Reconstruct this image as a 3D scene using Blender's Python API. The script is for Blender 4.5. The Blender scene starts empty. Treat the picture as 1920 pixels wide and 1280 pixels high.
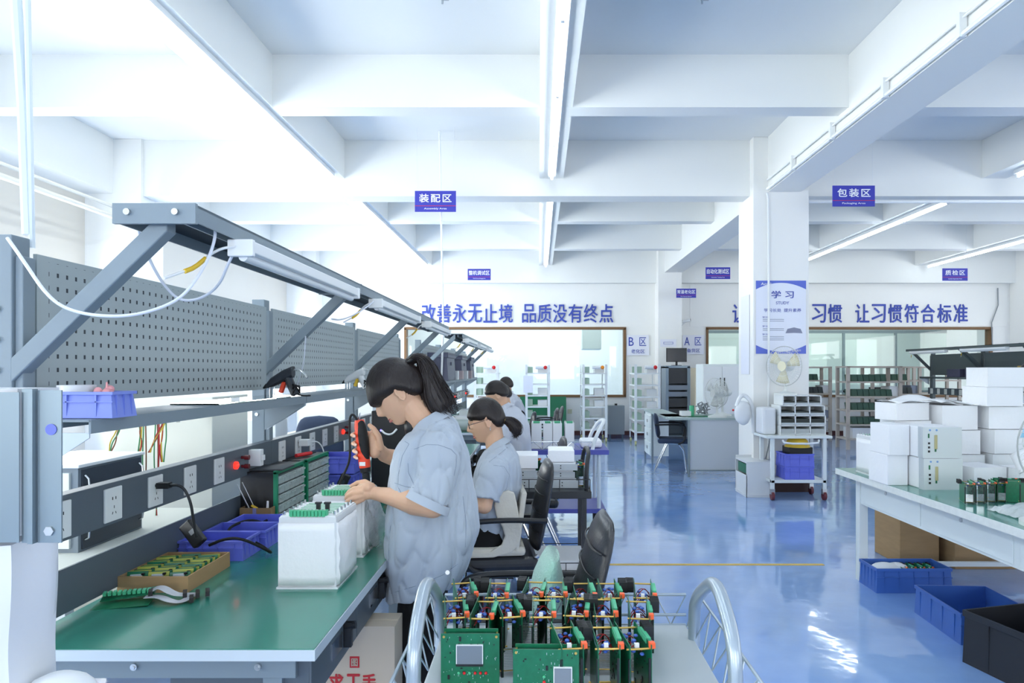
import bpy, bmesh, math, random
from mathutils import Vector, Matrix, Euler, noise
from math import sin, cos, pi, radians as R
random.seed(7)
S = bpy.context.scene
COL = S.collection

# ------------------------------------------------------------------ camera
cam = bpy.data.objects.new('camera', bpy.data.cameras.new('camera'))
COL.objects.link(cam)
cam.location = (0, 0, 1.5)
cam.rotation_euler = (R(90), 0, 0)
cam.data.lens = 24; cam.data.sensor_width = 36
cam.data.shift_x = -50 / 1920; cam.data.shift_y = 54 / 1920
cam.data.clip_start = .05; cam.data.clip_end = 200
S.camera = cam
# ------------------------------------------------------------------ exposure
S.view_settings.view_transform = 'Standard'
S.view_settings.look = 'None'
S.view_settings.gamma = 1
S.view_settings.use_curve_mapping = False
S.view_settings.exposure = 0.64
# ------------------------------------------------------------------ world (overcast daylight outside the windows)
w = bpy.data.worlds.new('daylight'); S.world = w; w.use_nodes = True
bg = w.node_tree.nodes['Background']
bg.inputs[0].default_value = (.94, .975, 1, 1); bg.inputs[1].default_value = 3.4
TUBE = 13.0        # radiance of the fluorescent tubes


def area(name, loc, rot, sx, sy, power, col=(1, 1, 1)):
    l = bpy.data.lights.new(name, 'AREA'); l.shape = 'RECTANGLE'; l.size = sx; l.size_y = sy
    l.energy = power; l.color = col
    o = bpy.data.objects.new(name, l); COL.objects.link(o); o.location = loc; o.rotation_euler = rot
    return o


# daylight entering by the left wall's window bands, then added fill lights
for yc in (-1.2, 3.4, 7.2, 11.0, 14.0):
    area('daylight_left', (-5.5, yc, 1.75), (0, R(-90), 0), 1.6, 2.4, 75, (.975, .99, 1))
for xc in (-3.0, 0.8, 5.0, 9.0):
    area('fill_rear', (xc, -3.85, 1.9), (R(90), 0, 0), 2.6, 1.7, 44, (.975, .99, 1))  # added fill for the sides facing the camera; the rear wall has no windows
for yc in (1, 5, 9, 13):
    area('fill_right', (11.2, yc, 1.8), (0, R(90), 0), 1.6, 2.6, 34, (.975, .99, 1))  # added fill along the right wall, which has no windows either
# lamps of the rooms seen through the two windows in the far wall
area('office_lamp', (-.6, 18.2, 3.5), (0, 0, 0), 5.5, 3.2, 120)
area('store_lamp', (7.3, 18.2, 3.5), (0, 0, 0), 6, 3.0, 75)


# ------------------------------------------------------------------ helpers
def lin(h):
    if isinstance(h, str):
        h = h.lstrip('#'); c = [int(h[i:i + 2], 16) / 255 for i in (0, 2, 4)]
    else:
        c = h
    return tuple((x / 12.92 if x <= .04045 else ((x + .055) / 1.055) ** 2.4) for x in c) + (1,)


MATS = {}


def mat(name, col, rough=.5, metal=0, bump=0, bscale=20, var=0, vscale=3, coat=0, trans=0, alpha=1, emit=0, sheen=0, stretch=None, ior=1.45, sss=0):
    if name in MATS: return MATS[name]
    m = bpy.data.materials.new(name); m.use_nodes = True; MATS[name] = m
    nt = m.node_tree; b = nt.nodes['Principled BSDF']; c = lin(col)
    b.inputs['Base Color'].default_value = c
    b.inputs['Roughness'].default_value = rough; b.inputs['Metallic'].default_value = metal
    b.inputs['Coat Weight'].default_value = coat; b.inputs['Coat Roughness'].default_value = .08
    b.inputs['Transmission Weight'].default_value = trans; b.inputs['IOR'].default_value = ior
    b.inputs['Alpha'].default_value = alpha
    if sss:
        b.inputs['Subsurface Weight'].default_value = sss
        b.inputs['Subsurface Scale'].default_value = .01
    if sheen: b.inputs['Sheen Weight'].default_value = sheen
    if emit:
        b.inputs['Emission Color'].default_value = c; b.inputs['Emission Strength'].default_value = emit
    if bump or var:
        tc = nt.nodes.new('ShaderNodeTexCoord'); mp = nt.nodes.new('ShaderNodeMapping')
        nt.links.new(tc.outputs['Object'], mp.inputs[0])
        if stretch: mp.inputs['Scale'].default_value = stretch
    if bump:
        n = nt.nodes.new('ShaderNodeTexNoise'); n.inputs['Scale'].default_value = bscale; n.inputs['Detail'].default_value = 4
        nt.links.new(mp.outputs[0], n.inputs['Vector'])
        bp = nt.nodes.new('ShaderNodeBump'); bp.inputs['Strength'].default_value = bump; bp.inputs['Distance'].default_value = .01
        nt.links.new(n.outputs['Fac'], bp.inputs['Height']); nt.links.new(bp.outputs[0], b.inputs['Normal'])
    if var:
        n = nt.nodes.new('ShaderNodeTexNoise'); n.inputs['Scale'].default_value = vscale; n.inputs['Detail'].default_value = 5
        nt.links.new(mp.outputs[0], n.inputs['Vector'])
        r = nt.nodes.new('ShaderNodeValToRGB')
        r.color_ramp.elements[0].position = .3; r.color_ramp.elements[1].position = .7
        r.color_ramp.elements[0].color = tuple(x * (1 - var) for x in c[:3]) + (1,)
        r.color_ramp.elements[1].color = tuple(min(1, x * (1 + var)) for x in c[:3]) + (1,)
        nt.links.new(n.outputs['Fac'], r.inputs[0]); nt.links.new(r.outputs[0], b.inputs['Base Color'])
    return m


def frame_of(d):
    d = d.normalized(); a = Vector((0, 0, 1)) if abs(d.z) < .9 else Vector((1, 0, 0))
    u = d.cross(a).normalized(); return u, d.cross(u).normalized()


class MB:
    """collects shapes; build() links them as ONE mesh object"""
    def __init__(s): s.bm = bmesh.new(); s.mi = 0

    def f(s, vs):
        try:
            fc = s.bm.faces.new(vs); fc.material_index = s.mi; return fc
        except ValueError:
            return None

    def pts(s, co, faces):
        v = [s.bm.verts.new(c) for c in co]
        for q in faces: s.f([v[i] for i in q])
        return s

    def box(s, x0, x1, y0, y1, z0, z1, M=None):
        co = [Vector((x, y, z)) for z in (z0, z1) for y in (y0, y1) for x in (x0, x1)]
        if M is not None: co = [M @ c for c in co]
        return s.pts(co, [(0, 2, 3, 1), (4, 5, 7, 6), (0, 1, 5, 4), (2, 6, 7, 3), (0, 4, 6, 2), (1, 3, 7, 5)])

    def obox(s, c, sz, rot=(0, 0, 0)):
        M = Matrix.Translation(c) @ Euler(rot).to_matrix().to_4x4(); a, b, d = (q / 2 for q in sz)
        return s.box(-a, a, -b, b, -d, d, M)

    def bar(s, p0, p1, w, h=None, up=None):
        """rectangular bar between two points"""
        p0 = Vector(p0); p1 = Vector(p1); h = h or w; d = (p1 - p0)
        u, v = frame_of(d)
        if up is not None:
            v = Vector(up); u = d.normalized().cross(v).normalized(); v = u.cross(d.normalized()).normalized()
        co = [p + u * a * w / 2 + v * b * h / 2 for p in (p0, p1) for a, b in ((-1, -1), (1, -1), (1, 1), (-1, 1))]
        return s.pts(co, [(0, 1, 2, 3), (7, 6, 5, 4), (0, 4, 5, 1), (1, 5, 6, 2), (2, 6, 7, 3), (3, 7, 4, 0)])

    def loft(s, rings, caps=True, closed=True):
        V = [[s.bm.verts.new(c) for c in r] for r in rings]; n = len(V[0])
        for a, b in zip(V, V[1:]):
            for i in range(n if closed else n - 1):
                j = (i + 1) % n; s.f([a[i], a[j], b[j], b[i]])
        if caps: s.f(V[0][::-1]); s.f(V[-1])
        return s

    def cyl(s, p0, p1, r, r2=None, seg=12, caps=True):
        p0 = Vector(p0); p1 = Vector(p1); r2 = r if r2 is None else r2; u, v = frame_of(p1 - p0)
        rr = [[p + (u * cos(2 * pi * i / seg) + v * sin(2 * pi * i / seg)) * q for i in range(seg)] for p, q in ((p0, r), (p1, r2))]
        return s.loft(rr, caps)

    def tube(s, pts, r, seg=8, smooth=0, caps=True):
        P = [Vector(p) for p in pts]
        for _ in range(smooth):
            Q = [P[0]]
            for a, b in zip(P, P[1:]): Q += [a * .75 + b * .25, a * .25 + b * .75]
            P = Q + [P[-1]]
        n = len(P); rad = (lambda t: r) if not callable(r) else r
        u = None; rings = []
        for i, p in enumerate(P):
            d = (P[min(i + 1, n - 1)] - P[max(i - 1, 0)])
            if d.length < 1e-9: d = Vector((0, 0, 1))
            d.normalize()
            if u is None: u, v = frame_of(d)
            else:
                u = (u - d * u.dot(d))
                if u.length < 1e-6: u, _v = frame_of(d)
                u.normalize()
            v = d.cross(u); q = rad(i / (n - 1))
            rings.append([p + (u * cos(2 * pi * k / seg) + v * sin(2 * pi * k / seg)) * q for k in range(seg)])
        return s.loft(rings, caps)

    def sph(s, c, r, seg=16, rg=10, M=None):
        c = Vector(c); r = Vector((r, r, r)) if not hasattr(r, '__len__') else Vector(r)
        rings = []
        for j in range(1, rg):
            t = pi * j / rg
            rings.append([Vector((r.x * sin(t) * cos(2 * pi * i / seg), r.y * sin(t) * sin(2 * pi * i / seg), r.z * cos(t))) for i in range(seg)])
        tr = (lambda p: c + p) if M is None else (lambda p: c + M @ p)
        V = [[s.bm.verts.new(tr(p)) for p in q] for q in rings]
        a = s.bm.verts.new(tr(Vector((0, 0, r.z)))); b = s.bm.verts.new(tr(Vector((0, 0, -r.z))))
        for q, t in zip(V, V[1:]):
            for i in range(seg): s.f([q[i], t[i], t[(i + 1) % seg], q[(i + 1) % seg]])
        for i in range(seg):
            s.f([a, V[0][i], V[0][(i + 1) % seg]]); s.f([b, V[-1][(i + 1) % seg], V[-1][i]])
        return s

    def cap(s, p0, p1, r0, r1=None, seg=12):
        """tapered capsule, closed pieces that overlap (for remeshing)"""
        r1 = r0 if r1 is None else r1
        s.cyl(p0, p1, r0, r1, seg); s.sph(p0, r0, seg, 8); s.sph(p1, r1, seg, 8); return s

    def prism(s, poly, ax, a, b):
        """polygon (2D) extruded along axis ax from a to b"""
        def pt(q, t):
            return Vector((t, q[0], q[1])) if ax == 'x' else Vector((q[0], t, q[1])) if ax == 'y' else Vector((q[0], q[1], t))
        return s.loft([[pt(q, a) for q in poly], [pt(q, b) for q in poly]])

    def lathe(s, prof, c=(0, 0, 0), seg=24, M=None, caps=True):
        c = Vector(c)
        rr = [[c + (M @ Vector((r * cos(2 * pi * i / seg), r * sin(2 * pi * i / seg), z)) if M is not None else Vector((r * cos(2 * pi * i / seg), r * sin(2 * pi * i / seg), z))) for i in range(seg)] for r, z in prof]
        return s.loft(rr, caps)

    def tray(s, x0, x1, y0, y1, z0, z1, t=.003, rim=.006, taper=0):
        """open box with walls of thickness t and an outward rim"""
        def ring(d, z): return [Vector((x0 - d, y0 - d, z)), Vector((x1 + d, y0 - d, z)), Vector((x1 + d, y1 + d, z)), Vector((x0 - d, y1 + d, z))]
        h = z1 - z0; rr = [ring(-taper, z0), ring(-rim * .2, z1 - h * .12), ring(rim, z1 - h * .12), ring(rim, z1), ring(-t, z1), ring(-t - taper, z0 + t)]
        return s.loft(rr)

    def build(s, name, m=None, parent=None, smooth=False, bevel=0, fix=True, ang=35):
        if fix: bmesh.ops.recalc_face_normals(s.bm, faces=s.bm.faces)
        if smooth:
            for f in s.bm.faces: f.smooth = True
            for e in s.bm.edges:
                if len(e.link_faces) == 2 and e.calc_face_angle(0) > R(ang): e.smooth = False
        me = bpy.data.meshes.new(name); s.bm.to_mesh(me); s.bm.free()
        for q in (m if isinstance(m, (list, tuple)) else [m]):
            if q: me.materials.append(q)
        o = bpy.data.objects.new(name, me); COL.objects.link(o)
        if parent: o.parent = parent
        if bevel:
            b = o.modifiers.new('bevel', 'BEVEL'); b.width = bevel; b.segments = 2; b.limit_method = 'ANGLE'; b.angle_limit = R(40)
        return o


def tag(o, label, cat, group=None, kind=None):
    if label: o['label'] = label
    if cat: o['category'] = cat
    if group: o['group'] = group
    if kind: o['kind'] = kind
    return o


def thing(name, label, cat, loc=(0, 0, 0), rz=0, group=None):
    o = bpy.data.objects.new(name, None); COL.objects.link(o); o.empty_display_size = .1
    o.location = loc; o.rotation_euler = (0, 0, rz)
    return tag(o, label, cat, group)


def struct(name, mb, m, parent=None, **k):
    o = mb.build(name, m, parent, **k)
    if parent is None: o['kind'] = 'structure'
    return o


def dup(root, loc, rz=0, label=None, group=None, scale=None):
    KIDS = {}
    for q in COL.objects:
        if q.parent: KIDS.setdefault(q.parent.name, []).append(q)

    def rec(o, par):
        c = o.copy(); COL.objects.link(c)
        if par: c.parent = par
        for ch in KIDS.get(o.name, []): rec(ch, c)
        return c
    r = rec(root, None); r.location = loc; r.rotation_euler = (0, 0, rz)
    if scale: r.scale = scale
    if label: r['label'] = label
    if group: r['group'] = group
    return r


def text(name, body, w, h, m, parent=None, loc=(0, 0, 0), rot=(R(90), 0, 0), bold=0, depth=.002, space=1.0):
    """lettering as a mesh, fitted to w x h, its centre at loc"""
    c = bpy.data.curves.new(name, 'FONT'); c.body = body; c.space_character = space; c.resolution_u = 3; c.fill_mode = 'FRONT'
    t = bpy.data.objects.new('tmp', c); COL.objects.link(t); bpy.context.view_layer.update()
    me = bpy.data.meshes.new_from_object(t.evaluated_get(bpy.context.evaluated_depsgraph_get()))
    bpy.data.objects.remove(t)
    xs = [v.co.x for v in me.vertices]; ys = [v.co.y for v in me.vertices]
    if not xs: return None
    x0, x1, y0, y1 = min(xs), max(xs), min(ys), max(ys)
    for v in me.vertices:
        v.co = Vector(((v.co.x - (x0 + x1) / 2) * w / (x1 - x0), (v.co.y - (y0 + y1) / 2) * h / max(1e-6, y1 - y0), 0))
    bm = bmesh.new(); bm.from_mesh(me)
    if bold:
        b_ = bold * .55 * h; src = bm.faces[:]
        for q_, (dx, dy) in enumerate(((-b_, 0), (b_, 0), (0, b_), (0, -b_))):
            dd = bmesh.ops.duplicate(bm, geom=src)
            for v in dd['geom']:
                if isinstance(v, bmesh.types.BMVert): v.co.x += dx; v.co.y += dy; v.co.z += depth * .12 * (q_ + 1)
    g = bmesh.ops.extrude_face_region(bm, geom=bm.faces[:])
    for v in g['geom']:
        if isinstance(v, bmesh.types.BMVert): v.co.z += depth
    bm.to_mesh(me); bm.free()
    me.materials.clear(); me.materials.append(m)
    o = bpy.data.objects.new(name, me); COL.objects.link(o); o.location = loc; o.rotation_euler = rot
    if parent: o.parent = parent
    return o


def bake(o):
    """apply the modifiers of o"""
    bpy.context.view_layer.update()
    me = bpy.data.meshes.new_from_object(o.evaluated_get(bpy.context.evaluated_depsgraph_get()))
    old = o.data; o.modifiers.clear(); o.data = me; me.name = o.name
    return o


def remesh(o, vox, sm=2, fac=.5):
    r = o.modifiers.new('r', 'REMESH'); r.mode = 'VOXEL'; r.voxel_size = vox; r.use_smooth_shade = True
    if sm:
        q = o.modifiers.new('s', 'SMOOTH'); q.iterations = sm; q.factor = fac
    bake(o)
    for p in o.data.polygons: p.use_smooth = True
    return o


def displace(o, fn):
    me = o.data; nn = [v.normal.copy() for v in me.vertices]
    for v, n in zip(me.vertices, nn): v.co += n * fn(v.co, n)
    me.update()


def at(px, py, Y):
    """point of the place at depth Y seen in direction (px, py)"""
    return Vector(((px - 1010) * Y / 1280, Y, 1.5 - (py - 694) * Y / 1280))


ORD = ['first', 'second', 'third', 'fourth', 'fifth', 'sixth', 'seventh', 'eighth', 'ninth', 'tenth']

# ------------------------------------------------------------------ materials
M_wall = mat('white wall paint', '#f2f3f1', .6, bump=.04, bscale=60, var=.015, vscale=.8)
M_ceil = mat('ceiling paint', '#eef1f1', .7, bump=.04, bscale=40, var=.02, vscale=.7)
M_beam = mat('beam paint', '#eff1ef', .65, bump=.03, bscale=40)
M_leftwall = mat('ivory wall paint', '#d6d2ca', .65, var=.02, vscale=1)
M_steel = mat('grey blue powder coat', '#7e8d97', .42, bump=.03, bscale=300)
M_dark = mat('dark slate powder coat', '#56616b', .45, bump=.03, bscale=300)
M_peg0 = '#77838c'
M_green = mat('green bench laminate', '#2f8270', .22, var=.05, vscale=5, bump=.02, bscale=60, coat=.25)
M_edge = mat('pale bench edging', '#c9d5de', .4)
M_white = mat('white plastic', '#e9edef', .35)
M_socket = mat('socket white', '#e3e6e6', .3)
M_black = mat('black plastic', '#1b1d20', .4)
M_rubber = mat('black rubber', '#141517', .65)
M_chrome = mat('chrome', '#c8ccd0', .18, 1)
M_screw = mat('zinc screw', '#c2c6c8', .3, .9)
M_tubemat = mat('fluorescent tube', '#f4fbfd', .4, emit=TUBE)
M_bluebin = mat('periwinkle blue plastic', '#6672dc', .35, var=.04, vscale=8)
M_crate = mat('blue crate plastic', '#3f69b8', .38, var=.05, vscale=6)
M_brown = mat('cardboard', '#a88a63', .8, var=.06, vscale=6, bump=.06, bscale=90, stretch=(1, 1, 6))
M_foam = mat('white foam sheet', '#f1f3f6', .55, bump=.25, bscale=30)
M_encl = mat('light grey sheet metal', '#dfe3e6', .38)
M_pcb = mat('green solder mask', '#116b49', .3, var=.12, vscale=60)
M_gold = mat('brass standoff', '#cfae5f', .3, .8)
M_term = mat('green terminal plastic', '#4fb98a', .4)
M_orange = mat('orange plastic', '#ff6a3a', .4)
M_capblue = mat('blue capacitor', '#3f63b8', .3)
M_redwire = mat('red wire', '#b0141c', .4)
M_sign = mat('sign blue', '#3b3fb0', .4)
M_signtext = mat('sign white', '#f2f5fb', .5)
M_lettering = mat('blue lettering', '#3a4fae', .45)
M_glass = mat('glass', '#edf9f3', .02, trans=1, ior=1.45)
M_clear = mat('clear plastic', '#e9eef0', .15, trans=.75, ior=1.3)
M_skin = mat('skin', '#dcb193', .5, sss=.12, var=.03, vscale=12)
M_hair = mat('black hair', '#231c1b', .42, bump=.28, bscale=160, stretch=(1, 1, .15))
M_coat = mat('pale blue work coat', '#b4bfcc', .8, bump=.08, bscale=500, sheen=.2)
M_coat2 = mat('white work coat', '#c6ccd8', .8, bump=.08, bscale=500)
M_trousers = mat('black trousers', '#0d0e11', .85, bump=.1, bscale=300)
M_leather = mat('black leather', '#23262c', .32, bump=.1, bscale=120)
M_navy = mat('navy fabric', '#33415a', .7, bump=.1, bscale=300)
M_red = mat('red plastic', '#d8242a', .35)
M_redlamp = mat('red lamp', '#ff2a20', .3, emit=1.6)
# ================================================================== the room
SL, BB, MBZ = 4.38, 3.9, 3.68     # slab, secondary beams' underside, main beams' underside
X0, X1, Y0, Y1 = -5.65, 11.4, -4.0, 15.8


def floor_material():
    m = bpy.data.materials.new('blue epoxy floor'); m.use_nodes = True; nt = m.node_tree; b = nt.nodes['Principled BSDF']
    tc = nt.nodes.new('ShaderNodeTexCoord')
    n = nt.nodes.new('ShaderNodeTexNoise'); n.inputs['Scale'].default_value = .9; n.inputs['Detail'].default_value = 5
    nt.links.new(tc.outputs['Object'], n.inputs['Vector'])
    r = nt.nodes.new('ShaderNodeValToRGB'); r.color_ramp.elements[0].position = .3; r.color_ramp.elements[1].position = .75
    r.color_ramp.elements[0].color = lin('#6c98da'); r.color_ramp.elements[1].color = lin('#a0c1ee')
    nt.links.new(n.outputs['Fac'], r.inputs[0]); nt.links.new(r.outputs[0], b.inputs['Base Color'])
    b.inputs['Roughness'].default_value = .1; b.inputs['IOR'].default_value = 1.5
    b.inputs['Coat Weight'].default_value = .6; b.inputs['Coat Roughness'].default_value = .04
    n2 = nt.nodes.new('ShaderNodeTexNoise'); n2.inputs['Scale'].default_value = 3.2; n2.inputs['Detail'].default_value = 3
    nt.links.new(tc.outputs['Object'], n2.inputs['Vector'])
    bp = nt.nodes.new('ShaderNodeBump'); bp.inputs['Strength'].default_value = .2; bp.inputs['Distance'].default_value = .02
    nt.links.new(n2.outputs['Fac'], bp.inputs['Height'])
    nt.links.new(bp.outputs[0], b.inputs['Normal']); nt.links.new(bp.outputs[0], b.inputs['Coat Normal'])
    return m


m = MB(); m.box(X0 - .2, X1 + .2, Y0 - .2, 20.4, -.1, 0); struct('floor', m, floor_material())
m = MB(); m.box(X0 - .2, X1 + .2, Y0 - .2, 20.4, SL, SL + .15); struct('ceiling', m, M_ceil)
m = MB(); m.box(-1.4, 2.2, 5.25, 5.29, 0, .003)
tag(m.build('floor_marking', mat('yellow floor paint', '#d8b860', .5)), 'thin yellow line painted across the blue floor', 'floor line')

# far wall with its two window openings
W1 = (-3.09, 2.0, .907, 2.47); W2 = (3.89, 10.47, .907, 2.47)
m = MB()
m.box(X0, X1, Y1, Y1 + .16, 0, .907); m.box(X0, X1, Y1, Y1 + .16, 2.47, SL)
for a, b in ((X0, W1[0]), (W1[1], W2[0]), (W2[1], X1)): m.box(a, b, Y1, Y1 + .16, .907, 2.47)
struct('wall_far', m, M_wall)
for i, (a, b, c, d) in enumerate((W1, W2)):
    fr = mat('brown window frame', '#7c5c3c', .5)
    m = MB(); t = .055
    m.box(a - .02, b + .02, Y1 - .03, Y1 + .17, c - .03, c + t - .03).box(a - .02, b + .02, Y1 - .03, Y1 + .17, d - t + .03, d + .03)
    m.box(a - .02, a + t - .02, Y1 - .03, Y1 + .17, c, d).box(b - t + .02, b + .02, Y1 - .03, Y1 + .17, c, d)
    w_ = struct('window_%d' % (i + 1), m, fr)
    m = MB(); m.box(a, b, Y1 + .07, Y1 + .076, c, d); m.build('pane', M_glass, w_)
# adjoining rooms behind the glass
m = MB(); m.box(X0, X1, 20.2, 20.35, 0, SL); struct('wall_office', m, M_wall)
m = MB(); m.box(3.1, 3.25, Y1 + .16, 20.2, 0, SL); struct('wall_partition', m, M_wall)
m = MB()
mm = mat('grey aluminium', '#8b989c', .4, .3)
for x in (4.2, 5.6, 7.0, 8.2, 9.6): m.box(x, x + .06, 18.4, 18.46, 0, 2.5)
m.box(3.3, 11, 18.4, 18.46, 2.5, 2.58); m.box(3.3, 11, 18.4, 18.46, .9, .96)
tag(m.build('partition_frame', mm), 'grey aluminium glazed partition seen through the right-hand far window', 'partition')
m = MB(); m.box(3.3, 11, 18.42, 18.43, .96, 2.5)
q = m.build('pane', M_glass); q.parent = bpy.data.objects['partition_frame']
m = MB(); m.obox((1.35, 17.6, 2.3), (.5, .4, .55)); m.box(1.2, 1.5, 17.5, 17.7, 2.5, 4.38)
tag(m.build('air_duct', mat('pale duct', '#dfe7e4', .5), bevel=.03), 'pale box duct seen through the left-hand far window', 'duct')

# left wall with window bands, right wall, wall behind
m = MB(); Lw = [(-3, .6), (1.8, 5.0), (5.8, 8.0), (9.6, 12.4), (12.9, 15.2)]
m.box(X0 - .2, X0, Y0, 20.4, 0, .95); m.box(X0 - .2, X0, Y0, 20.4, 2.5, SL)
p = Y0
for a, b in Lw: m.box(X0 - .2, X0, p, a, .95, 2.5); p = b
m.box(X0 - .2, X0, p, 20.4, .95, 2.5); struct('wall_left', m, M_leftwall)
for i, (a, b) in enumerate(Lw):
    m = MB()
    m.box(X0 - .14, X0 - .08, a, b, .95, 1.0).box(X0 - .14, X0 - .08, a, b, 2.45, 2.5)
    n = 3
    for k in range(n + 1): y = a + (b - a - .05) * k / n; m.box(X0 - .14, X0 - .08, y, y + .05, .95, 2.5)
    w_ = struct('window_%d' % (i + 3), m, M_white)
    m = MB(); m.box(X0 - .115, X0 - .11, a, b, 1, 2.45); m.build('pane', M_glass, w_)
m = MB(); m.box(X1, X1 + .2, Y0, 20.4, 0, SL); struct('wall_right', m, M_wall)
m = MB(); m.box(X0, X1, Y0 - .2, Y0, 0, SL); struct('wall_rear', m, M_wall)

# ceiling beams: transverse, then longitudinal ribs
tr = 0
for y0, y1, zb in ((-1.0, -.75, BB), (1.4, 1.62, BB), (3.85, 4.07, BB), (6.23, 6.45, BB), (8.55, 8.85, MBZ), (11.0, 11.22, BB), (13.5, 13.72, BB), (15.6, 15.8, 3.5)):
    tr += 1; m = MB(); m.box(X0, X1, y0, y1, zb, SL); struct('trim_%d' % tr, m, M_beam)
for x0, x1, zb in ((-5.65, -5.3, 3.7), (-2.73, -2.43, BB), (.01, .31, BB), (2.83, 3.23, 3.7), (5.55, 5.85, BB), (8.6, 8.9, BB)):
    tr += 1; m = MB(); m.box(x0, x1, Y0, 15.8, zb + (.001 if zb == BB else 0), SL - .001); struct('trim_%d' % tr, m, M_beam)
# columns
tr += 1; m = MB(); m.box(2.645, 3.335, 8.42, 9.03, 0, SL); col = struct('trim_%d' % tr, m, M_wall, bevel=.008)
tr += 1; m = MB(); m.box(2.638, 3.342, 8.412, 9.038, 0, .11); struct('baseboard_column', m, mat('dark brown skirting', '#3a2623', .5))
for x0, x1, y0, y1 in ((-5.65, -4.95, 8.5, 9.0), (2.69, 3.22, 15.35, 15.8), (-5.65, -5.0, 15.3, 15.8), (-5.65, -5.3, 3.7, 4.2), (10.9, 11.4, 15.2, 15.8)):
    tr += 1; m = MB(); m.box(x0, x1, y0, y1, 0, SL - .002); struct('trim_%d' % tr, m, M_wall)
m = MB(); m.box(X0, 2.69, Y1 - .02, Y1, 0, .1); m.box(3.22, 10.9, Y1 - .02, Y1, 0, .1); struct('baseboard_far', m, mat('dark red skirting', '#5e3533', .5))
# white facing board on the far wall above the windows
m = MB(); m.box(3.5, 10.85, Y1 - .015, Y1, 2.52, 3.46); tr += 1; struct('trim_%d' % tr, m, M_wall)

# conduits and pipes
M_pipe = mat('white conduit', '#eef2f3', .4)
m = MB(); m.tube([(2.80, -3, 3.72), (2.80, 8.36, 3.72)], .018); m.tube([(2.80, -3, 3.83), (2.80, 8.36, 3.83)], .01)
for k in range(11): m.box(2.775, 2.825, -2.5 + k, -2.46 + k, 3.70, 3.86)
tag(m.build('cable_conduit', M_pipe, smooth=True), 'white conduit pair clipped along the lower edge of the long ceiling beam', 'conduit')
m = MB(); m.tube([(2.80, 8.38, 3.68), (2.82, 8.40, 3.62), (2.83, 8.40, 2.5), (2.83, 8.40, .3)], .014)
tag(m.build('cable_conduit', M_pipe, smooth=True), 'white vertical conduit running down the front of the near column across the poster', 'conduit')
m = MB(); m.tube([(-4.9, -3, 3.27), (-4.9, 8.45, 3.27)], .03); m.tube([(-4.86, -3, 3.37), (-4.86, 8.45, 3.37)], .02)
tag(m.build('cable_trunking', mat('cream trunking', '#e4e1d6', .4), smooth=True), 'cream pipes running along the left wall below the beam', 'pipe')
m = MB(); m.tube([(3.36, 8.50, 3.60), (11.3, 8.50, 3.60)], .022)
tag(m.build('cable_conduit', M_pipe, smooth=True), 'white conduit running across under the beam to the right of the column', 'conduit')
m = MB(); m.tube([at(26, -60, 1.86), at(43, 200, 1.86), at(52, 440, 1.86)], .014); m.tube([at(50, -60, 1.86), at(55, 200, 1.86), at(60, 465, 1.86)], .008)
tag(m.build('drop_pipe', mat('pale grey pipe', '#d8e3ea', .35), smooth=True), 'pale tubes dropping from the ceiling to the first bench post at far left', 'pipe')
m = MB(); m.tube([(-1.19, 8.2, 4.37), (-1.16, 8.3, 2.0), (-1.19, 8.3, 1.2)], .012)
tag(m.build('power_pole', M_pipe, smooth=True), 'thin white pole dropping from the ceiling beside the assembly sign', 'pole')
m = MB(); m.tube([(10.6, 15.76, 3.4), (10.6, 15.75, 3.0), (10.45, 15.75, 2.6), (10.47, 15.75, 2.0)], .012)
tag(m.build('wall_cable', mat('grey cable', '#8d9499', .5), smooth=True), 'grey cable hanging on the far wall at its right end', 'cable')


# ceiling light strips under the ribs
def strip(label, xc, y0, y1, tubes, z=BB - .0):
    t = thing('ceiling_light', label, 'ceiling light', (xc, (y0 + y1) / 2, z)); L = (y1 - y0) / 2
    n = max(1, round(2 * L / 1.25)); m = MB()
    m.box(-.045 * (1 if len(tubes) == 1 else 2.2), .045 * (1 if len(tubes) == 1 else 2.2), -L, L, -.045, 0); m.build('housing', M_white, t)
    for x in tubes:
        m = MB(); m.cyl((x, -L + .03, -.068), (x, L - .03, -.068), .018, seg=10); m.build('tube', M_tubemat, t, smooth=True)
        for k in range(n + 1):
            y = -L + 2 * L * k / n; m = MB(); m.box(x - .014, x + .014, max(-L, y - .02), min(L, y + .02), -.09, -.045); m.build('lamp_holder', M_white, t)


strip('long twin ceiling light strip on the left rib above the nearest benches', -2.58, -.5, 8.3, (-.06, .06))
strip('far ceiling light strip on the left rib, beyond the main beam', -2.58, 9.1, 15.3, (-.05, .05))
strip('long central ceiling light strip nearest the viewer', .16, -.5, 8.3, (0,))
strip('far central ceiling light strip, beyond the main beam', .16, 8.95, 15.3, (0,))
strip('ceiling light strip at the upper right edge, before the main beam', 5.75, 1.0, 8.2, (0,))
strip('slanting ceiling light strip right of the column, above the stacked shelves', 5.7, 9.5, 15.3, (0,))
strip('rightmost far ceiling light strip beside the quality inspection sign', 8.78, 8.95, 15.4, (0,))
for x, y, lb in ((-3.15, 5.18, 'left'), (-.73, 5.18, 'middle'), (1.24, 5.18, 'right')):
    m = MB(); m.box(-.06, .06, -.02, .02, -.02, 0); m.cyl((0, 0, -.02), (0, 0, -.1), .008); m.obox((.02, 0, -.07), (.06, .01, .01))
    o = m.build('ceiling_hook', M_screw); o.location = (x, y, SL); tag(o, 'small metal fan hook on the near ceiling, %s of three' % lb, 'hook')


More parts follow.
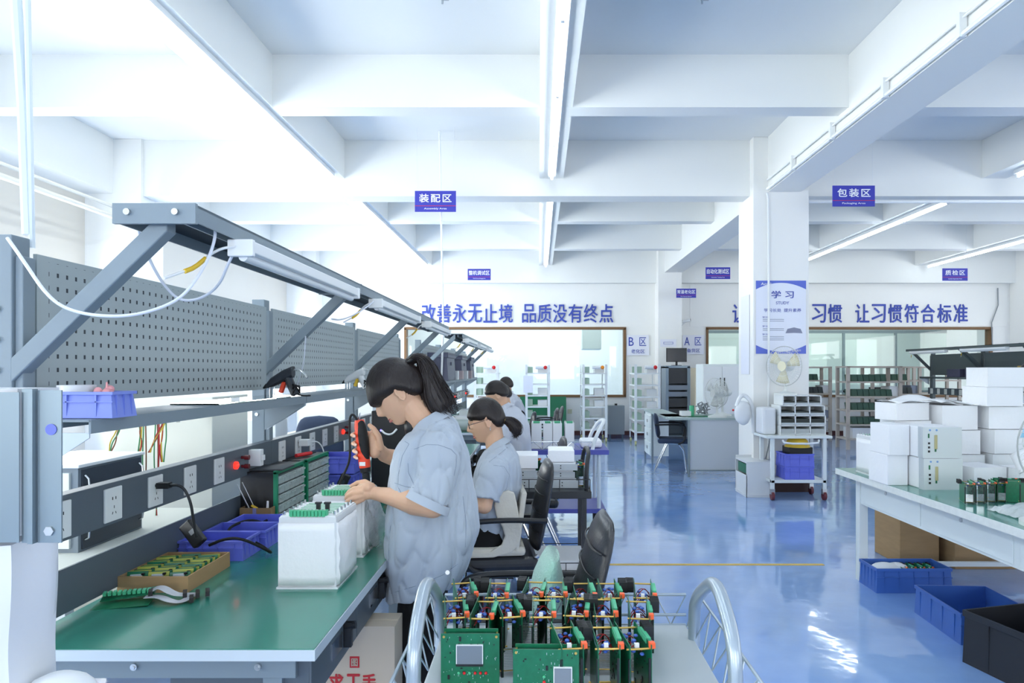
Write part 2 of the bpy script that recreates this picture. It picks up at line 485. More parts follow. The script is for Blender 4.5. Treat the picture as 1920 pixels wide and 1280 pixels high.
# hanging area signs
def sign(zh, en, px0, py0, px1, py1, Y, ztop, label):
    a = at(px0, py0, Y); b = at(px1, py1, Y); w = b.x - a.x; h = a.z - b.z
    t = thing('hanging_sign', label, 'sign', ((a.x + b.x) / 2, Y, b.z))
    m = MB(); m.box(-w / 2, w / 2, -.006, .006, 0, h); m.build('board', M_sign, t)
    text('lettering', zh, w * (.78 if len(zh) < 4 else .9), h * .4, M_signtext, t, (0, -.006, h * .65), bold=.03, depth=.003, space=1.25 if len(zh) < 4 else 1)
    text('lettering', en, w * .55, h * .1, M_signtext, t, (0, -.006, h * .14), depth=.003)
    m = MB(); m.box(-w / 2, w / 2, -.009, -.006, h * .27, h * .29); m.build('red_stripe', M_red, t)
    for q in (-1, 1):
        m = MB(); m.cyl((q * w * .45, 0, h - .01), (q * w * .45, 0, ztop - b.z), .002, seg=6); m.build('hanging_wire', M_white, t)


sign('装配区', 'Assembly Area', 778, 358, 855, 397, 8.1, SL, 'blue hanging sign for the assembly area, above the left slogan')
sign('包装区', 'Packaging Area', 1561, 348, 1640, 387, 8.0, SL, 'blue hanging sign for the packaging area, right of the near column')
sign('整机调试区', 'Whole Machine Debugging Area', 877, 504, 920, 525, 14.6, SL, 'small blue hanging sign for machine debugging, above the left far window')
sign('自动化测试区', 'Automatic Testing Area', 1323, 501, 1369, 523, 13.9, SL, 'small blue hanging sign for automatic testing, left of the near column')
sign('常温老化区', 'Room Temperature Aging Area', 1268, 541, 1305, 558, 15.0, 3.7, 'lowest and smallest blue hanging sign, in front of the far column')
sign('质检区', 'Quality Inspection Area', 1767, 503, 1814, 526, 13.2, SL, 'small blue hanging sign for quality inspection, at the far right')


# slogans on the far wall
def slogan(chars, label):
    Yw = Y1 - .002
    t = thing('wall_slogan', label, 'lettering', (at(chars[0][1], 604, Yw).x, Yw - .015, at(0, 604, Yw).z))
    for ch, px in chars:
        p = at(px, 587.5, Yw); text('character', ch, .315, .42, M_lettering, t, (p.x - t.location.x, 0, p.z - t.location.z), bold=.022, depth=.012)


slogan([(c, 804 + 28.9 * i) for i, c in enumerate('改善永无止境')] + [(c, 992 + 28.9 * i) for i, c in enumerate('品质没有终点')], 'blue twelve-character slogan on the far wall above the left window')
slogan([(c, (1386 + 28.3 * i) if i < 5 else (1386 + 29.8 * i)) for i, c in enumerate('让标准成为习惯')] + [(c, 1616 + 30.7 * i) for i, c in enumerate('让习惯符合标准')], 'blue slogan on the far wall above the right window, partly behind the column')


def notice(lines, px0, py0, px1, py1, Y, label, back='#e9ecf8'):
    a = at(px0, py0, Y); b = at(px1, py1, Y); w = b.x - a.x; h = a.z - b.z
    t = thing('wall_notice', label, 'notice', ((a.x + b.x) / 2, Y, b.z))
    m = MB(); m.box(-w / 2, w / 2, -.004, .0, 0, h); m.build('sheet', mat('notice sheet', back, .5), t)
    for s_, fx, fy, fw, fh in lines: text('lettering', s_, w * fw, h * fh, M_lettering, t, (fx * w, -.004, h * fy), depth=.003, bold=.01)


notice([('B', -.3, .68, .22, .42), ('区', .22, .68, .3, .42), ('老化区', 0, .2, .6, .2)], 1175, 628, 1217, 666, 15.78, 'aging area notice lettered B on the far wall beside the left window')
notice([('A', -.3, .68, .25, .42), ('区', .22, .68, .3, .42), ('备货区', 0, .2, .6, .2)], 1280, 628, 1320, 664, 15.78, 'stock area notice lettered A on the far wall beside the far column')
notice([('▭', 0, .5, .6, .3)], 1238, 636, 1268, 650, 15.34, 'small white notice with a blue outline on the far column above the monitor')

# poster on the near column
t = thing('poster', 'blue and white study poster with an open book picture on the near column', 'poster', (0, 8.415, 0))
a = at(1417, 526, 8.415); b = at(1511, 663, 8.415); cx = (a.x + b.x) / 2; w = b.x - a.x; h = a.z - b.z; t.location = (cx, 8.415, b.z)
m = MB(); m.box(-w / 2, w / 2, -.004, 0, 0, h); m.build('sheet', mat('poster sheet', '#e8edfa', .35), t)


def arc(z0, sg):
    m = MB(); n = 16; top = []
    P0 = [Vector((-w / 2 + w * i / n, -.006, z0)) for i in range(n + 1)]
    P1 = [Vector((-w / 2 + w * i / n, -.006, z0 - sg * (h * .03 + h * .09 * abs(2 * i / n - 1) ** 2.0))) for i in range(n + 1)]
    for i in range(n): m.pts([P0[i], P0[i + 1], P1[i + 1], P1[i]], [(0, 1, 2, 3)])
    m.build('blue_band', mat('poster blue', '#5a6fd0', .35), t, fix=False)


arc(h, 1); arc(0, -1)
text('lettering', '学 习', w * .44, h * .1, M_lettering, t, (.02, -.005, h * .81), bold=.03)
text('lettering', 'Acrel', w * .2, h * .035, M_signtext, t, (-w * .3, -.007, h * .955), bold=.02)
text('lettering', 'STUDY', w * .26, h * .04, M_lettering, t, (.02, -.005, h * .695))
text('lettering', '学习长处  提升素养', w * .74, h * .05, M_lettering, t, (.02, -.005, h * .595))
for k, z in enumerate((.5, .375, .265)):
    text('lettering', '学习', w * .1, h * .025, M_lettering, t, (-w * .32, -.005, h * z))
    m = MB()
    for j in range(2 + (k == 2)): m.box(-w * .36, w * .06, -.006, -.004, h * (z - .035 - .022 * j), h * (z - .028 - .022 * j))
    m.build('text_lines', mat('poster grey print', '#8b93a8', .5), t)
m = MB()
for q in (-1, 1):
    m.pts([(w * .26, -.006, h * .285), (w * .26 + q * w * .17, -.006, h * .28), (w * .26 + q * w * .13, -.006, h * .34), (w * .26, -.006, h * .36)], [(0, 1, 2, 3)])
m.build('book_picture', mat('poster book print', '#8a8fa6', .5), t, fix=False)
text('lettering', '专注学习 全面提升', w * .4, h * .03, M_signtext, t, (w * .2, -.007, h * .045))
# notice on the column's left flank
m = MB(); a = (8.55, 8.9); m.box(2.637, 2.641, a[0], a[1], .9 + .55, 2.45)
tag(m.build('wall_notice', mat('notice sheet', '#e9ecf8', .5)), 'tall narrow white notice board on the left flank of the near column', 'notice')
# ================================================================== workbenches
def peg_material():
    m = bpy.data.materials.new('perforated slate panel'); m.use_nodes = True; nt = m.node_tree; b = nt.nodes['Principled BSDF']
    tc = nt.nodes.new('ShaderNodeTexCoord'); sp = nt.nodes.new('ShaderNodeSeparateXYZ'); nt.links.new(tc.outputs['Object'], sp.inputs[0])

    def mth(op, a, bb=None, c=None):
        n = nt.nodes.new('ShaderNodeMath'); n.operation = op
        for i, v in enumerate((a, bb, c)):
            if v is None: continue
            if isinstance(v, (int, float)): n.inputs[i].default_value = v
            else: nt.links.new(v, n.inputs[i])
        return n.outputs[0]
    P = .038
    fy = mth('FRACT', mth('DIVIDE', sp.outputs['Y'], P)); fz = mth('FRACT', mth('DIVIDE', sp.outputs['Z'], P))
    hy = mth('COMPARE', fy, .5, .115); hz = mth('COMPARE', fz, .5, .16)
    e1 = mth('GREATER_THAN', sp.outputs['Y'], .135); e2 = mth('LESS_THAN', sp.outputs['Y'], 1.60)
    e3 = mth('GREATER_THAN', sp.outputs['Z'], 1.42); e4 = mth('LESS_THAN', sp.outputs['Z'], 1.80)
    k = mth('MULTIPLY', mth('MULTIPLY', hy, hz), mth('MULTIPLY', mth('MULTIPLY', e1, e2), mth('MULTIPLY', e3, e4)))
    mx = nt.nodes.new('ShaderNodeMix'); mx.data_type = 'RGBA'
    mx.inputs['A'].default_value = lin('#a0acb0'); mx.inputs['B'].default_value = lin('#1e2a33')
    nt.links.new(k, mx.inputs['Factor']); nt.links.new(mx.outputs['Result'], b.inputs['Base Color'])
    b.inputs['Roughness'].default_value = .42
    return m


M_peg = peg_material(); LU = 1.64


def make_bench(name, label, first=False, last=False, tubes=True, sockets=True):
    t = thing(name, label, 'workbench')
    m = MB()
    m.mi = 1; m.box(-.81, 0, 0, LU, .75, .7785); m.mi = 0; m.box(-.808, -.003, .003, LU - .001, .7785, .7805)
    m.build('tabletop', [M_green, M_edge], t)
    m = MB()
    for y in (.035, LU - .06): m.box(-.80, -.062, y, y + .03, .69, .75)
    m.box(-.80, -.77, .03, LU - .03, .69, .75); m.box(-.1, -.06, .03, LU - .03, .735, .75)
    m.build('frame', M_steel, t, bevel=.002)
    for y in (.04, LU - .09):
        for x in (-.15, -.79):
            m = MB(); m.box(x, x + .05, y, y + .05, 0, .69); m.build('leg', M_steel, t)
    m = MB()
    for x in (-.72, -.485, -.16): m.cyl((x, .037, .722), (x, .028, .722), .009, seg=12); m.cyl((x, .03, .722), (x, .025, .722), .005, seg=6)
    m.build('bolt', M_screw, t)
    for i, y in enumerate((.05, .50, .95)):
        m = MB(); m.box(-.40, -.03, y, y + .44, .622, .742); m.box(-.03, -.024, y - .003, y + .443, .618, .746); d = m.build('drawer', M_dark, t, bevel=.0015)
        m = MB(); m.box(-.026, -.021, y + .17, y + .27, .655, .705); m.build('handle_plate', M_chrome, d)
        m = MB(); m.obox((-.012, y + .30, .685), (.024, .02, .075)); m.cyl((-.02, y + .30, .71), (.012, y + .30, .715), .012); m.build('lock', M_black, d)
    for y in ([.02] + ([LU - .04] if last else [])):
        m = MB(); m.box(-.86, -.797, y, y + .065, 0, 1.855); m.box(-.797, -.775, y + .01, y + .055, .78, 1.80); m.build('upright', M_steel, t, bevel=.003)
        m = MB()
        for z in (1.66, 1.58, 1.50, 1.28): m.cyl((-.835, y + .002, z), (-.835, y - .006, z), .009, seg=10)
        m.build('bolt', M_screw, t)
        m = MB(); m.bar((-.80, y + .03, 1.475), (-.38, y + .03, 1.90), .03, .05, up=(0, 1, 0)) if 0 else m.loft([[Vector((x, yy, z)) for yy, z in ((y + .0, zz - .032), (y + .045, zz - .032), (y + .045, zz + .032), (y + .0, zz + .032))] for x, zz in ((-.80, 1.50), (-.392, 1.895))])
        m.build('diagonal_arm', M_steel, t, bevel=.003)
    for y in (.005, LU - .02):
        m = MB(); m.prism([(-.78, 1.338), (-.585, 1.338), (-.585, 1.325), (-.70, 1.25), (-.78, 1.205)], 'y', y, y + .004); m.build('shelf_bracket', M_edge if y < .1 else M_steel, t)
    m = MB(); m.box(-.793, -.783, .09, LU + .01, 1.41, 1.815); m.box(-.80, -.783, .09, LU, 1.405, 1.41); m.build('pegboard', M_peg, t)
    m = MB(); m.box(-.785, -.58, .003, LU - .003, 1.366, 1.372); m.box(-.585, -.579, .003, LU - .003, 1.336, 1.372); m.box(-.785, -.78, .003, LU - .003, 1.336, 1.372)
    m.build('shelf', [M_steel], t)
    m = MB(); m.box(-.80, -.755, .0, LU, 1.02, 1.15); m.build('power_rail', M_dark, t, bevel=.002)
    for i in range(5):
        y = .135 + .236 * i; m = MB(); m.box(-.756, -.748, y - .043, y + .043, 1.03, 1.135); sk = m.build('socket', M_socket, t, bevel=.003)
        if sockets:
            m = MB()
            for dy in (-.008, .008): m.box(-.7485, -.7472, y + dy - .0016, y + dy + .0016, 1.097, 1.106)
            m.box(-.7485, -.7472, y - .001, y + .001, 1.070, 1.079)
            for dy in (-.008, .008): m.obox((-.748, y + dy, 1.056), (.0014, .0022, .008), (dy * 50, 0, 0))
            m.build('socket_slots', M_black, sk)
    m = MB(); m.cyl((-.756, 1.235, 1.083), (-.745, 1.235, 1.083), .017, seg=20); m.sph((-.746, 1.235, 1.083), (.009, .013, .013), 14, 8); m.build('indicator_lamp', M_redlamp, t, smooth=True)
    if sockets:
        m = MB()
        for dz in (.02, -.02): m.cyl((-.756, 1.30, 1.09 + dz), (-.735, 1.30, 1.09 + dz), .007); m.cyl((-.74, 1.30, 1.09 + dz), (-.72, 1.30, 1.09 + dz), .011)
        m.build('binding_post', mat('dark red plastic', '#5d1f25', .4), t)
        m = MB(); m.box(-.756, -.70, 1.375, 1.41, 1.06, 1.135); m.box(-.70, -.69, 1.38, 1.405, 1.085, 1.11); m.build('circuit_breaker', M_white, t, bevel=.002)
    m = MB(); m.box(-.793, -.786, .09, LU, .80, .93); m.build('back_panel', M_dark, t)
    # light canopy
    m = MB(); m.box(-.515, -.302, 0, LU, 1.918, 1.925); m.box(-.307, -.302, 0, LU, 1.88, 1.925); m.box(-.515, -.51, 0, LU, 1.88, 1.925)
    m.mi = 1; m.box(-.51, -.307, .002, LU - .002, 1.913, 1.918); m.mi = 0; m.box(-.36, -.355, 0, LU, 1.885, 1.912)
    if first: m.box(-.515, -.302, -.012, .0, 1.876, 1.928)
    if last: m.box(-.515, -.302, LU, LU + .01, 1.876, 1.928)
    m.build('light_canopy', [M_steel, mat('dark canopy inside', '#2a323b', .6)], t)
    if first:
        m = MB()
        for x in (-.475, -.352): m.cyl((x, -.012, 1.905), (x, -.02, 1.905), .0085, seg=12)
        m.build('bolt', M_screw, t)
    m = MB(); m.box(-.32, -.255, .22, 1.40, 1.842, 1.878); m.box(-.325, -.25, .215, .235, 1.83, 1.88); m.box(-.325, -.25, 1.385, 1.405, 1.83, 1.88)
    bt = m.build('batten_light', M_white, t, bevel=.004)
    m = MB(); m.cyl((-.287, .235, 1.832), (-.287, 1.385, 1.832), .0135, seg=12); m.build('tube', mat('unlit diffuser', '#e8eef2', .3, emit=0), bt, smooth=True)
    m = MB(); m.tube([(-.30, .22, 1.86), (-.33, .16, 1.84), (-.36, .10, 1.78), (-.40, .02, 1.74)], .004, smooth=2); m.build('lamp_cord', M_white, bt, smooth=True)
    m = MB(); m.tube([(-.345, .13, 1.81), (-.36, .10, 1.78), (-.372, .07, 1.765)], .0065, smooth=1); m.build('yellow_sleeve', mat('yellow plastic', '#e2bd3c', .4), bt, smooth=True)
    return t


BX = -.577
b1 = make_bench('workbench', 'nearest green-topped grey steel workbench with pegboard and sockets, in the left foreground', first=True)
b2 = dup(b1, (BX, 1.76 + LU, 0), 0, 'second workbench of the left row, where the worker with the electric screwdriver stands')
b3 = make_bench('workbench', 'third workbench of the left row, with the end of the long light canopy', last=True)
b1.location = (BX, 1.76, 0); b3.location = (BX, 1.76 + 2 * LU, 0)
b2_kids = [o for o in COL.objects if o.parent == b2]
for o in list(b2_kids):   # only the first bench has the canopy's end plate
    if o.name.startswith('bolt'):
        if all(v.co.z > 1.8 for v in o.data.vertices): bpy.data.objects.remove(o)
for k, lb in enumerate(('nearest workbench of the far left row, in front of the bright window, carrying dark totes', 'middle workbench of the far left row', 'farthest workbench of the left side, under the window')):
    dup(b3, (BX, 7.9 + k * LU, 0), 0, lb)
for k, lb in enumerate(('farthest workbench of the dark row on the right, its shelf over the packed shelving', 'middle workbench of the dark row on the right, with dark bins on its shelf', 'nearest workbench of the dark row on the right, cut by the frame')):
    q = dup(b3, (7.2, 13.95 - k * LU, 0), pi, lb)
    for o in COL.objects:
        if o.parent == q and o.name.split('.')[0] in ('pegboard', 'upright', 'diagonal_arm', 'shelf', 'light_canopy'):
            o.data = o.data.copy(); o.data.materials.clear(); o.data.materials.append(mat('dark green-grey powder coat', '#4e595b', .5)); [setattr(p, 'material_index', 0) for p in o.data.polygons]

# cables draped by the first bench
m = MB(); m.tube([at(14, 446, 1.74), at(45, 490, 1.72), at(85, 550, 1.70), at(120, 578, 1.70), at(175, 592, 1.70), at(245, 593, 1.72), at(310, 575, 1.76), at(350, 550, 1.8), at(390, 490, 1.88), at(407, 435, 1.9), at(395, 400, 1.9), at(350, 386, 1.88), at(310, 388, 1.86), at(270, 400, 1.9), at(257, 425, 1.95), at(270, 465, 2.0), at(300, 525, 2.05), at(330, 560, 2.1), at(360, 565, 2.1), at(395, 550, 2.1), at(415, 527, 2.05), at(425, 500, 2.02), at(440, 470, 2.0), at(456, 462, 1.99)], .0042, smooth=3)
tag(m.build('lamp_cable', mat('white cable', '#dbe2ef', .35), smooth=True), 'white cable looping from the near post round the end of the light canopy', 'cable')
m = MB(); m.tube([at(622, 598, 3.0), at(640, 600, 3.2), at(665, 590, 3.4), at(690, 574, 3.55), at(700, 565, 3.6)], .004, smooth=2)
tag(m.build('lamp_cable', mat('white cable', '#dbe2ef', .35), smooth=True), 'white cable sagging to the second batten light under the canopy', 'cable')
m = MB(); m.tube([at(573, 630, 3.3), at(570, 680, 3.35), at(560, 710, 3.4), at(552, 740, 3.45)], .003, smooth=2)
tag(m.build('thin_cable', mat('white cable', '#dbe2ef', .35), smooth=True), 'thin white cable hanging in front of the perforated panel behind the black glue gun', 'cable')

# ---------------------------------------------------------------- things on the bench
TZ = .7805


def screws_row(m, pts, r=.004, h=.012):
    for p in pts: m.cyl(p, (p[0], p[1], p[2] + h), r, seg=8)


def enclosure(loc, label, dirty=0, rz=0, group=None, wrap=True):
    """upright sheet-metal meter housing wrapped in foam, terminals on its top"""
    t = thing('meter_enclosure', label, 'enclosure', loc, rz, group); w, d, h = .19, .245, .235
    m = MB(); m.box(-w / 2, w / 2, 0, d, .006, h); m.build('housing', M_encl, t, bevel=.002)
    m = MB(); m.box(-w / 2 - .006, w / 2 + .006, -.006, d, 0, .006); m.build('base_plate', M_encl, t)
    if wrap:
        m = MB(); n = 14; rg = []
        for j in range(8):
            z = .012 + (h - .03) * j / 7; r_ = []
            for k in range(40):
                a = k / 40; per = 2 * (w + d); s_ = a * per
                if s_ < w: p = Vector((-w / 2 + s_, 0, z)); nn = Vector((0, -1, 0))
                elif s_ < w + d: p = Vector((w / 2, s_ - w, z)); nn = Vector((1, 0, 0))
                elif s_ < 2 * w + d: p = Vector((w / 2 - (s_ - w - d), d, z)); nn = Vector((0, 1, 0))
                else: p = Vector((-w / 2, d - (s_ - 2 * w - d), z)); nn = Vector((-1, 0, 0))
                q = p + nn * (.004 + .009 * abs(noise.noise(Vector((p.x * 14 + dirty * 9, p.y * 14, p.z * 30 + dirty * 7)))) * (2.0 if nn.x > 0 else .5)); r_.append(q)
            rg.append(r_)
        m.loft(rg, caps=False); o = m.build('foam_wrap', M_foam, t, smooth=True)
        s_ = o.modifiers.new('s', 'SOLIDIFY'); s_.thickness = .001
    m = MB(); m.box(-w / 2 + .004, w / 2 - .004, .004, d - .004, h, h + .004)
    for k in range(7): m.mi = 1; m.box(-w / 2 + .03, w / 2 - .03, .05 + k * .026, .056 + k * .026, h + .004, h + .0065)
    m.build('top_plate', [M_white, mat('pale green slots', '#9cc9b2', .5)], t)
    m = MB(); m.box(-.062, .062, .004, .024, h + .004, h + .022)
    for k in range(10):
        x = -.058 + k * .0118; m.box(x, x + .009, -.002, .006, h + .002, h + .02)
    m.build('terminal_block', M_term, t)
    m = MB()
    for k in range(10): m.cyl((-.0535 + k * .0118, .015, h + .022), (-.0535 + k * .0118, .015, h + .0235), .004, seg=8)
    m.build('terminal_screws', M_screw, t)
    for x in (-w / 2 + .012, w / 2 - .012):
        for k in range(6): m = MB(); m.cyl((x, .02 + k * .04, h + .004), (x, .02 + k * .04, h + .016), .004, seg=8); m.build('stud', M_chrome, t)
    return t


e1 = enclosure((-.762, 2.25, TZ), 'foam-wrapped grey meter housing nearest the viewer on the green bench, with green terminals', 1)
for x in (.025, .055):
    m = MB(); m.obox((x, .035, .262), (.012, .012, .024)); m.obox((x, .035, .276), (.02, .014, .006)); m.build('black_clip', M_black, e1)
e2 = enclosure((-.775, 2.63, TZ), 'foam-wrapped grey meter housing under the standing worker\'s hands on the green bench', 2)
# bubble wrap sleeve on the second one
m = MB(); rg = []
for j in range(9):
    z = .01 + .2 * j / 8
    rg.append([Vector((.10 + .012 * sin(k * 1.3 + j) + .03 * (1 - abs(j - 3) / 6) * (k / 9), .01 + .25 * k / 9, z + .01 * sin(k * 2.1))) for k in range(10)])
m.loft(rg, caps=False, closed=False); o = m.build('bubble_sleeve', mat('crumpled clear film', '#eaf0f4', .25, alpha=.65, bump=.8, bscale=50), e2, smooth=True)

# component cabinets with clear drawers


def drawer_cabinet(loc, label, rows=5, cols=5, L=.37, H=.255, D=.165, front=None, body=None, rz=0):
    t = thing('drawer_cabinet', label, 'drawer cabinet', loc, rz)
    m = MB(); m.box(-D, -.012, 0, L, 0, H); m.build('body', body or M_black, t, bevel=.003)
    m = MB(); e = .018; m.box(-.014, .004, 0, L, 0, e).box(-.014, .004, 0, L, H - e * .7, H + .004).box(-.014, .004, 0, e, 0, H).box(-.014, .004, L - e, L, 0, H)
    m.build('front_frame', front or mat('green cabinet frame', '#17805c', .4), t, bevel=.002)
    rh = (H - 2 * e) / rows; cw = (L - 2 * e) / cols
    for r in range(rows):
        for c in range(cols):
            y = e + c * cw; z = e + r * rh
            m = MB(); m.box(-.06, .008, y + .003, y + cw - .003, z + .003, z + rh - .005); m.box(.008, .016, y + .006, y + cw - .006, z + rh * .62, z + rh * .8)
            m.build('drawer', mat('clear drawer', '#c8d6d6', .12, alpha=.75), t)
    return t


drawer_cabinet((-1.2, 3.12, TZ), 'near black component cabinet with green rim and clear drawers on the bench')
drawer_cabinet((-1.2, 3.53, TZ), 'farther black component cabinet with green rim and clear drawers behind the first', L=.36)


# blue part bins
def bin_(name, loc, w, d, h, label, m_=None, rz=0, ribs=4, cat='bin', fill=None, group=None):
    t = thing(name, label, cat, loc, rz, group)
    m = MB(); m.tray(-w / 2, w / 2, 0, d, 0, h, t=.004, rim=.006, taper=-.006)
    m.build('body', m_ or M_bluebin, t, bevel=.001)
    m = MB()
    for k in range(ribs):
        x = -w / 2 + w * (k + .5) / ribs; m.box(x - .002, x + .002, -.006, 0, .005, h * .88); m.box(x - .002, x + .002, d, d + .006, .005, h * .88)
        y = d * (k + .5) / ribs; m.box(w / 2, w / 2 + .006, y - .002, y + .002, .005, h * .88); m.box(-w / 2 - .006, -w / 2, y - .002, y + .002, .005, h * .88)
    m.box(-w / 2 - .006, w / 2 + .006, -.006, .0, h * .60, h * .64)
    m.build('ribs', m_ or M_bluebin, t)
    if fill:
        m = MB(); rr = random.Random(len(label))
        for k in range(140):
            p = (rr.uniform(-w / 2 + .012, w / 2 - .012), rr.uniform(.01, d - .012), h * .35 + rr.uniform(0, h * .25)); m.obox(p, (.006, .005, .005), (rr.random() * 3,) * 3)
        o = m.build('loose_components', fill, t); o['kind'] = 'stuff'
    return t


bin_('parts_bin', (-1.24, 2.58, TZ), .24, .15, .075, 'nearest blue parts bin on the bench, just behind the cardboard tray')
bin_('parts_bin', (-1.22, 2.745, TZ), .24, .15, .075, 'middle blue parts bin on the bench, part filled with small components', fill=mat('tiny components', '#8f7f86', .5))
bin_('parts_bin', (-1.20, 2.91, TZ), .24, .15, .075, 'farthest of three blue parts bins on the bench, before the black cabinet')
bin_('parts_tray', (-1.25, 1.81, 1.373), .235, .10, .07, 'light blue tray on the upper shelf at the near end of the bench', mat('light blue plastic', '#7d8fe0', .35), ribs=3)
m = MB(); m.lathe([(.045, 0), (.058, 0), (.058, .06), (.03, .06), (.03, 0)], (0, 0, 0), 28, caps=False)
o = m.build('tape_roll', mat('silver tape', '#d5dae0', .3), smooth=True); o.location = (-1.262, 1.865, 1.40); o.scale = (.8, .8, 1); tag(o, 'roll of silver-white tape standing in the light blue shelf tray', 'tape')
m = MB()
for k in range(9): m.sph((.014 * sin(k * 2.2), .014 * cos(k * 1.7), .045 + .006 * (k % 4)), (.012, .009, .009 + .002 * (k % 3)), 10, 6)
m.cyl((0.004, 0, .05), (.002, 0, .083), .006, .002)
m.cyl((0, 0, 0), (0, 0, .045), .01)
o = m.build('pink_ties', mat('pink rubber', '#e6a3a8', .5), smooth=True); o.location = (-1.185, 1.87, 1.385); tag(o, 'small bundle of pink ties poking out of the light blue shelf tray', 'tie bundle')

# cardboard tray with edge-on circuit boards
t = thing('cardboard_tray', 'open brown cardboard tray on the green bench, filled with standing green boards', 'tray', (-1.25, 2.21, TZ))
m = MB(); m.tray(-.115, .115, 0, .3, 0, .052, t=.005, rim=0, taper=0); m.build('tray', M_brown, t)
M_yel = mat('yellow green board edge', '#a8b04c', .4)
for c in range(3):
    for k in range(12):
        y0 = .02 + k * .019 + c * .004
        m = MB(); x0 = -.102 + c * .068
        m.loft([[Vector((x0 + a, y0 + b + zz * .25, zz)) for a, b in ((0, 0), (.062, .012), (.062, .0136), (0, .0016))] for zz in (.008, .057 - .002 * ((k + c) % 3))])
        m.mi = 1; m.obox((x0 + .03, y0 + .0125, .045), (.035, .006, .008), (0, 0, .19)); m.mi = 2; m.obox((x0 + .05, y0 + .016, .05), (.008, .008, .006))
        o = m.build('circuit_board', [M_yel if (k + c) % 2 else M_pcb, M_edge, M_black]); o.location = t.location
        tag(o, 'small green and yellow circuit board standing among its like in the cardboard tray', 'circuit board', 'boards standing in the cardboard tray')

# loose board with ribbon cables
t = thing('ribbon_board', 'green connector board with grey ribbon cables lying before the cardboard tray', 'circuit board', (-1.30, 2.07, TZ), R(12))
m = MB(); m.obox((.03, .02, .004), (.16, .07, .0018), (R(3), R(-2), 0)); m.obox((.035, .055, .022), (.15, .05, .0018), (R(10), R(-4), .1)); m.build('circuit_board', M_pcb, t)
m = MB()
for k in range(10): m.obox((-.03 + k * .0135, .045 + k * .001, .03), (.009, .018, .01), (.1, 0, .1))
m.build('terminal_block', M_term, t)
M_rib = mat('grey ribbon cable', '#b9bdc4', .5, bump=.0)


def ribbon(pts, w, name, parent, m_):
    m = MB(); P = [Vector(p) for p in pts]
    for _ in range(3):
        Q = [P[0]]
        for a, b in zip(P, P[1:]): Q += [a * .75 + b * .25, a * .25 + b * .75]
        P = Q + [P[-1]]
    rg = []
    for i, p in enumerate(P):
        d = (P[min(i + 1, len(P) - 1)] - P[max(0, i - 1)]); sd = Vector((0, 0, 1)).cross(d); sd.z = 0
        sd = sd.normalized() * w / 2 if sd.length > 1e-6 else Vector((0, w / 2, 0)); u = Vector((0, 0, .0008))
        rg.append([p - sd - u, p + sd - u, p + sd + u, p - sd + u])
    m.loft(rg); return m.build(name, m_, parent, smooth=True)


ribbon([(.10, .04, .03), (.125, .045, .045), (.17, .03, .02), (.20, .035, .015), (.235, .04, .012)], .034, 'ribbon_cable', t, M_rib)
ribbon([(.09, .02, .02), (.13, .02, .02), (.17, -.01, .012), (.2, -.01, .006), (.22, .015, .012)], .026, 'ribbon_cable', t, M_rib)
for p in ((.10, .04, .028), (.235, .042, .014), (.262, .05, .014), (.228, .0, .012), (.20, .035, .018)):
    m = MB(); m.obox(p, (.012, .042, .014), (0, 0, .25)); m.build('connector', M_black, t)

# plug, adapter and cables
m = MB(); p = Vector((-1.325, 2.375, 1.10))
m.obox(p + Vector((.022, 0, 0)), (.04, .03, .02)); m.tube([p + Vector((.03, 0, 0)), p + Vector((.08, .01, 0)), p + Vector((.105, .02, -.06)), p + Vector((.11, .03, -.14)), p + Vector((.115, .04, -.19))], .005, smooth=3)
tag(m.build('power_plug', M_black, smooth=True), 'black plug in the third socket of the near rail, its cord dropping to the adapter', 'plug')
t = thing('power_adapter', 'black power adapter hanging over the nearest blue parts bin', 'adapter', at(362, 1000, 2.5))
m = MB(); m.obox((0, 0, 0), (.05, .03, .10), (R(-10), R(-42), 0)); m.build('body', M_black, t, bevel=.006)
m = MB(); m.obox((.004, -.017, .01), (.02, .001, .018), (R(-10), R(-42), 0)); m.build('print', mat('grey print', '#8a8f95', .5), t)
m = MB(); m.tube([at(392, 1022, 2.55), at(420, 1010, 2.55), at(450, 1008, 2.55), at(490, 1025, 2.6), at(515, 1040, 2.64), at(480, 1015, 2.7), at(425, 998, 2.8), at(435, 985, 2.85), at(468, 973, 2.95), at(495, 980, 2.95), at(525, 992, 2.9)], .0055, smooth=3)
tag(m.build('extension_cable', M_rubber, smooth=True), 'black cord looped over the blue parts bins on the bench', 'cord')
m = MB(); m.tube([at(528, 1003, 2.9), at(500, 990, 2.95), at(488, 982, 3.0), at(500, 975, 3.05)], .0055, smooth=3)
tag(m.build('extension_cable', M_rubber, smooth=True), 'short black cord end curling beside the black cabinet on the bench', 'cord')

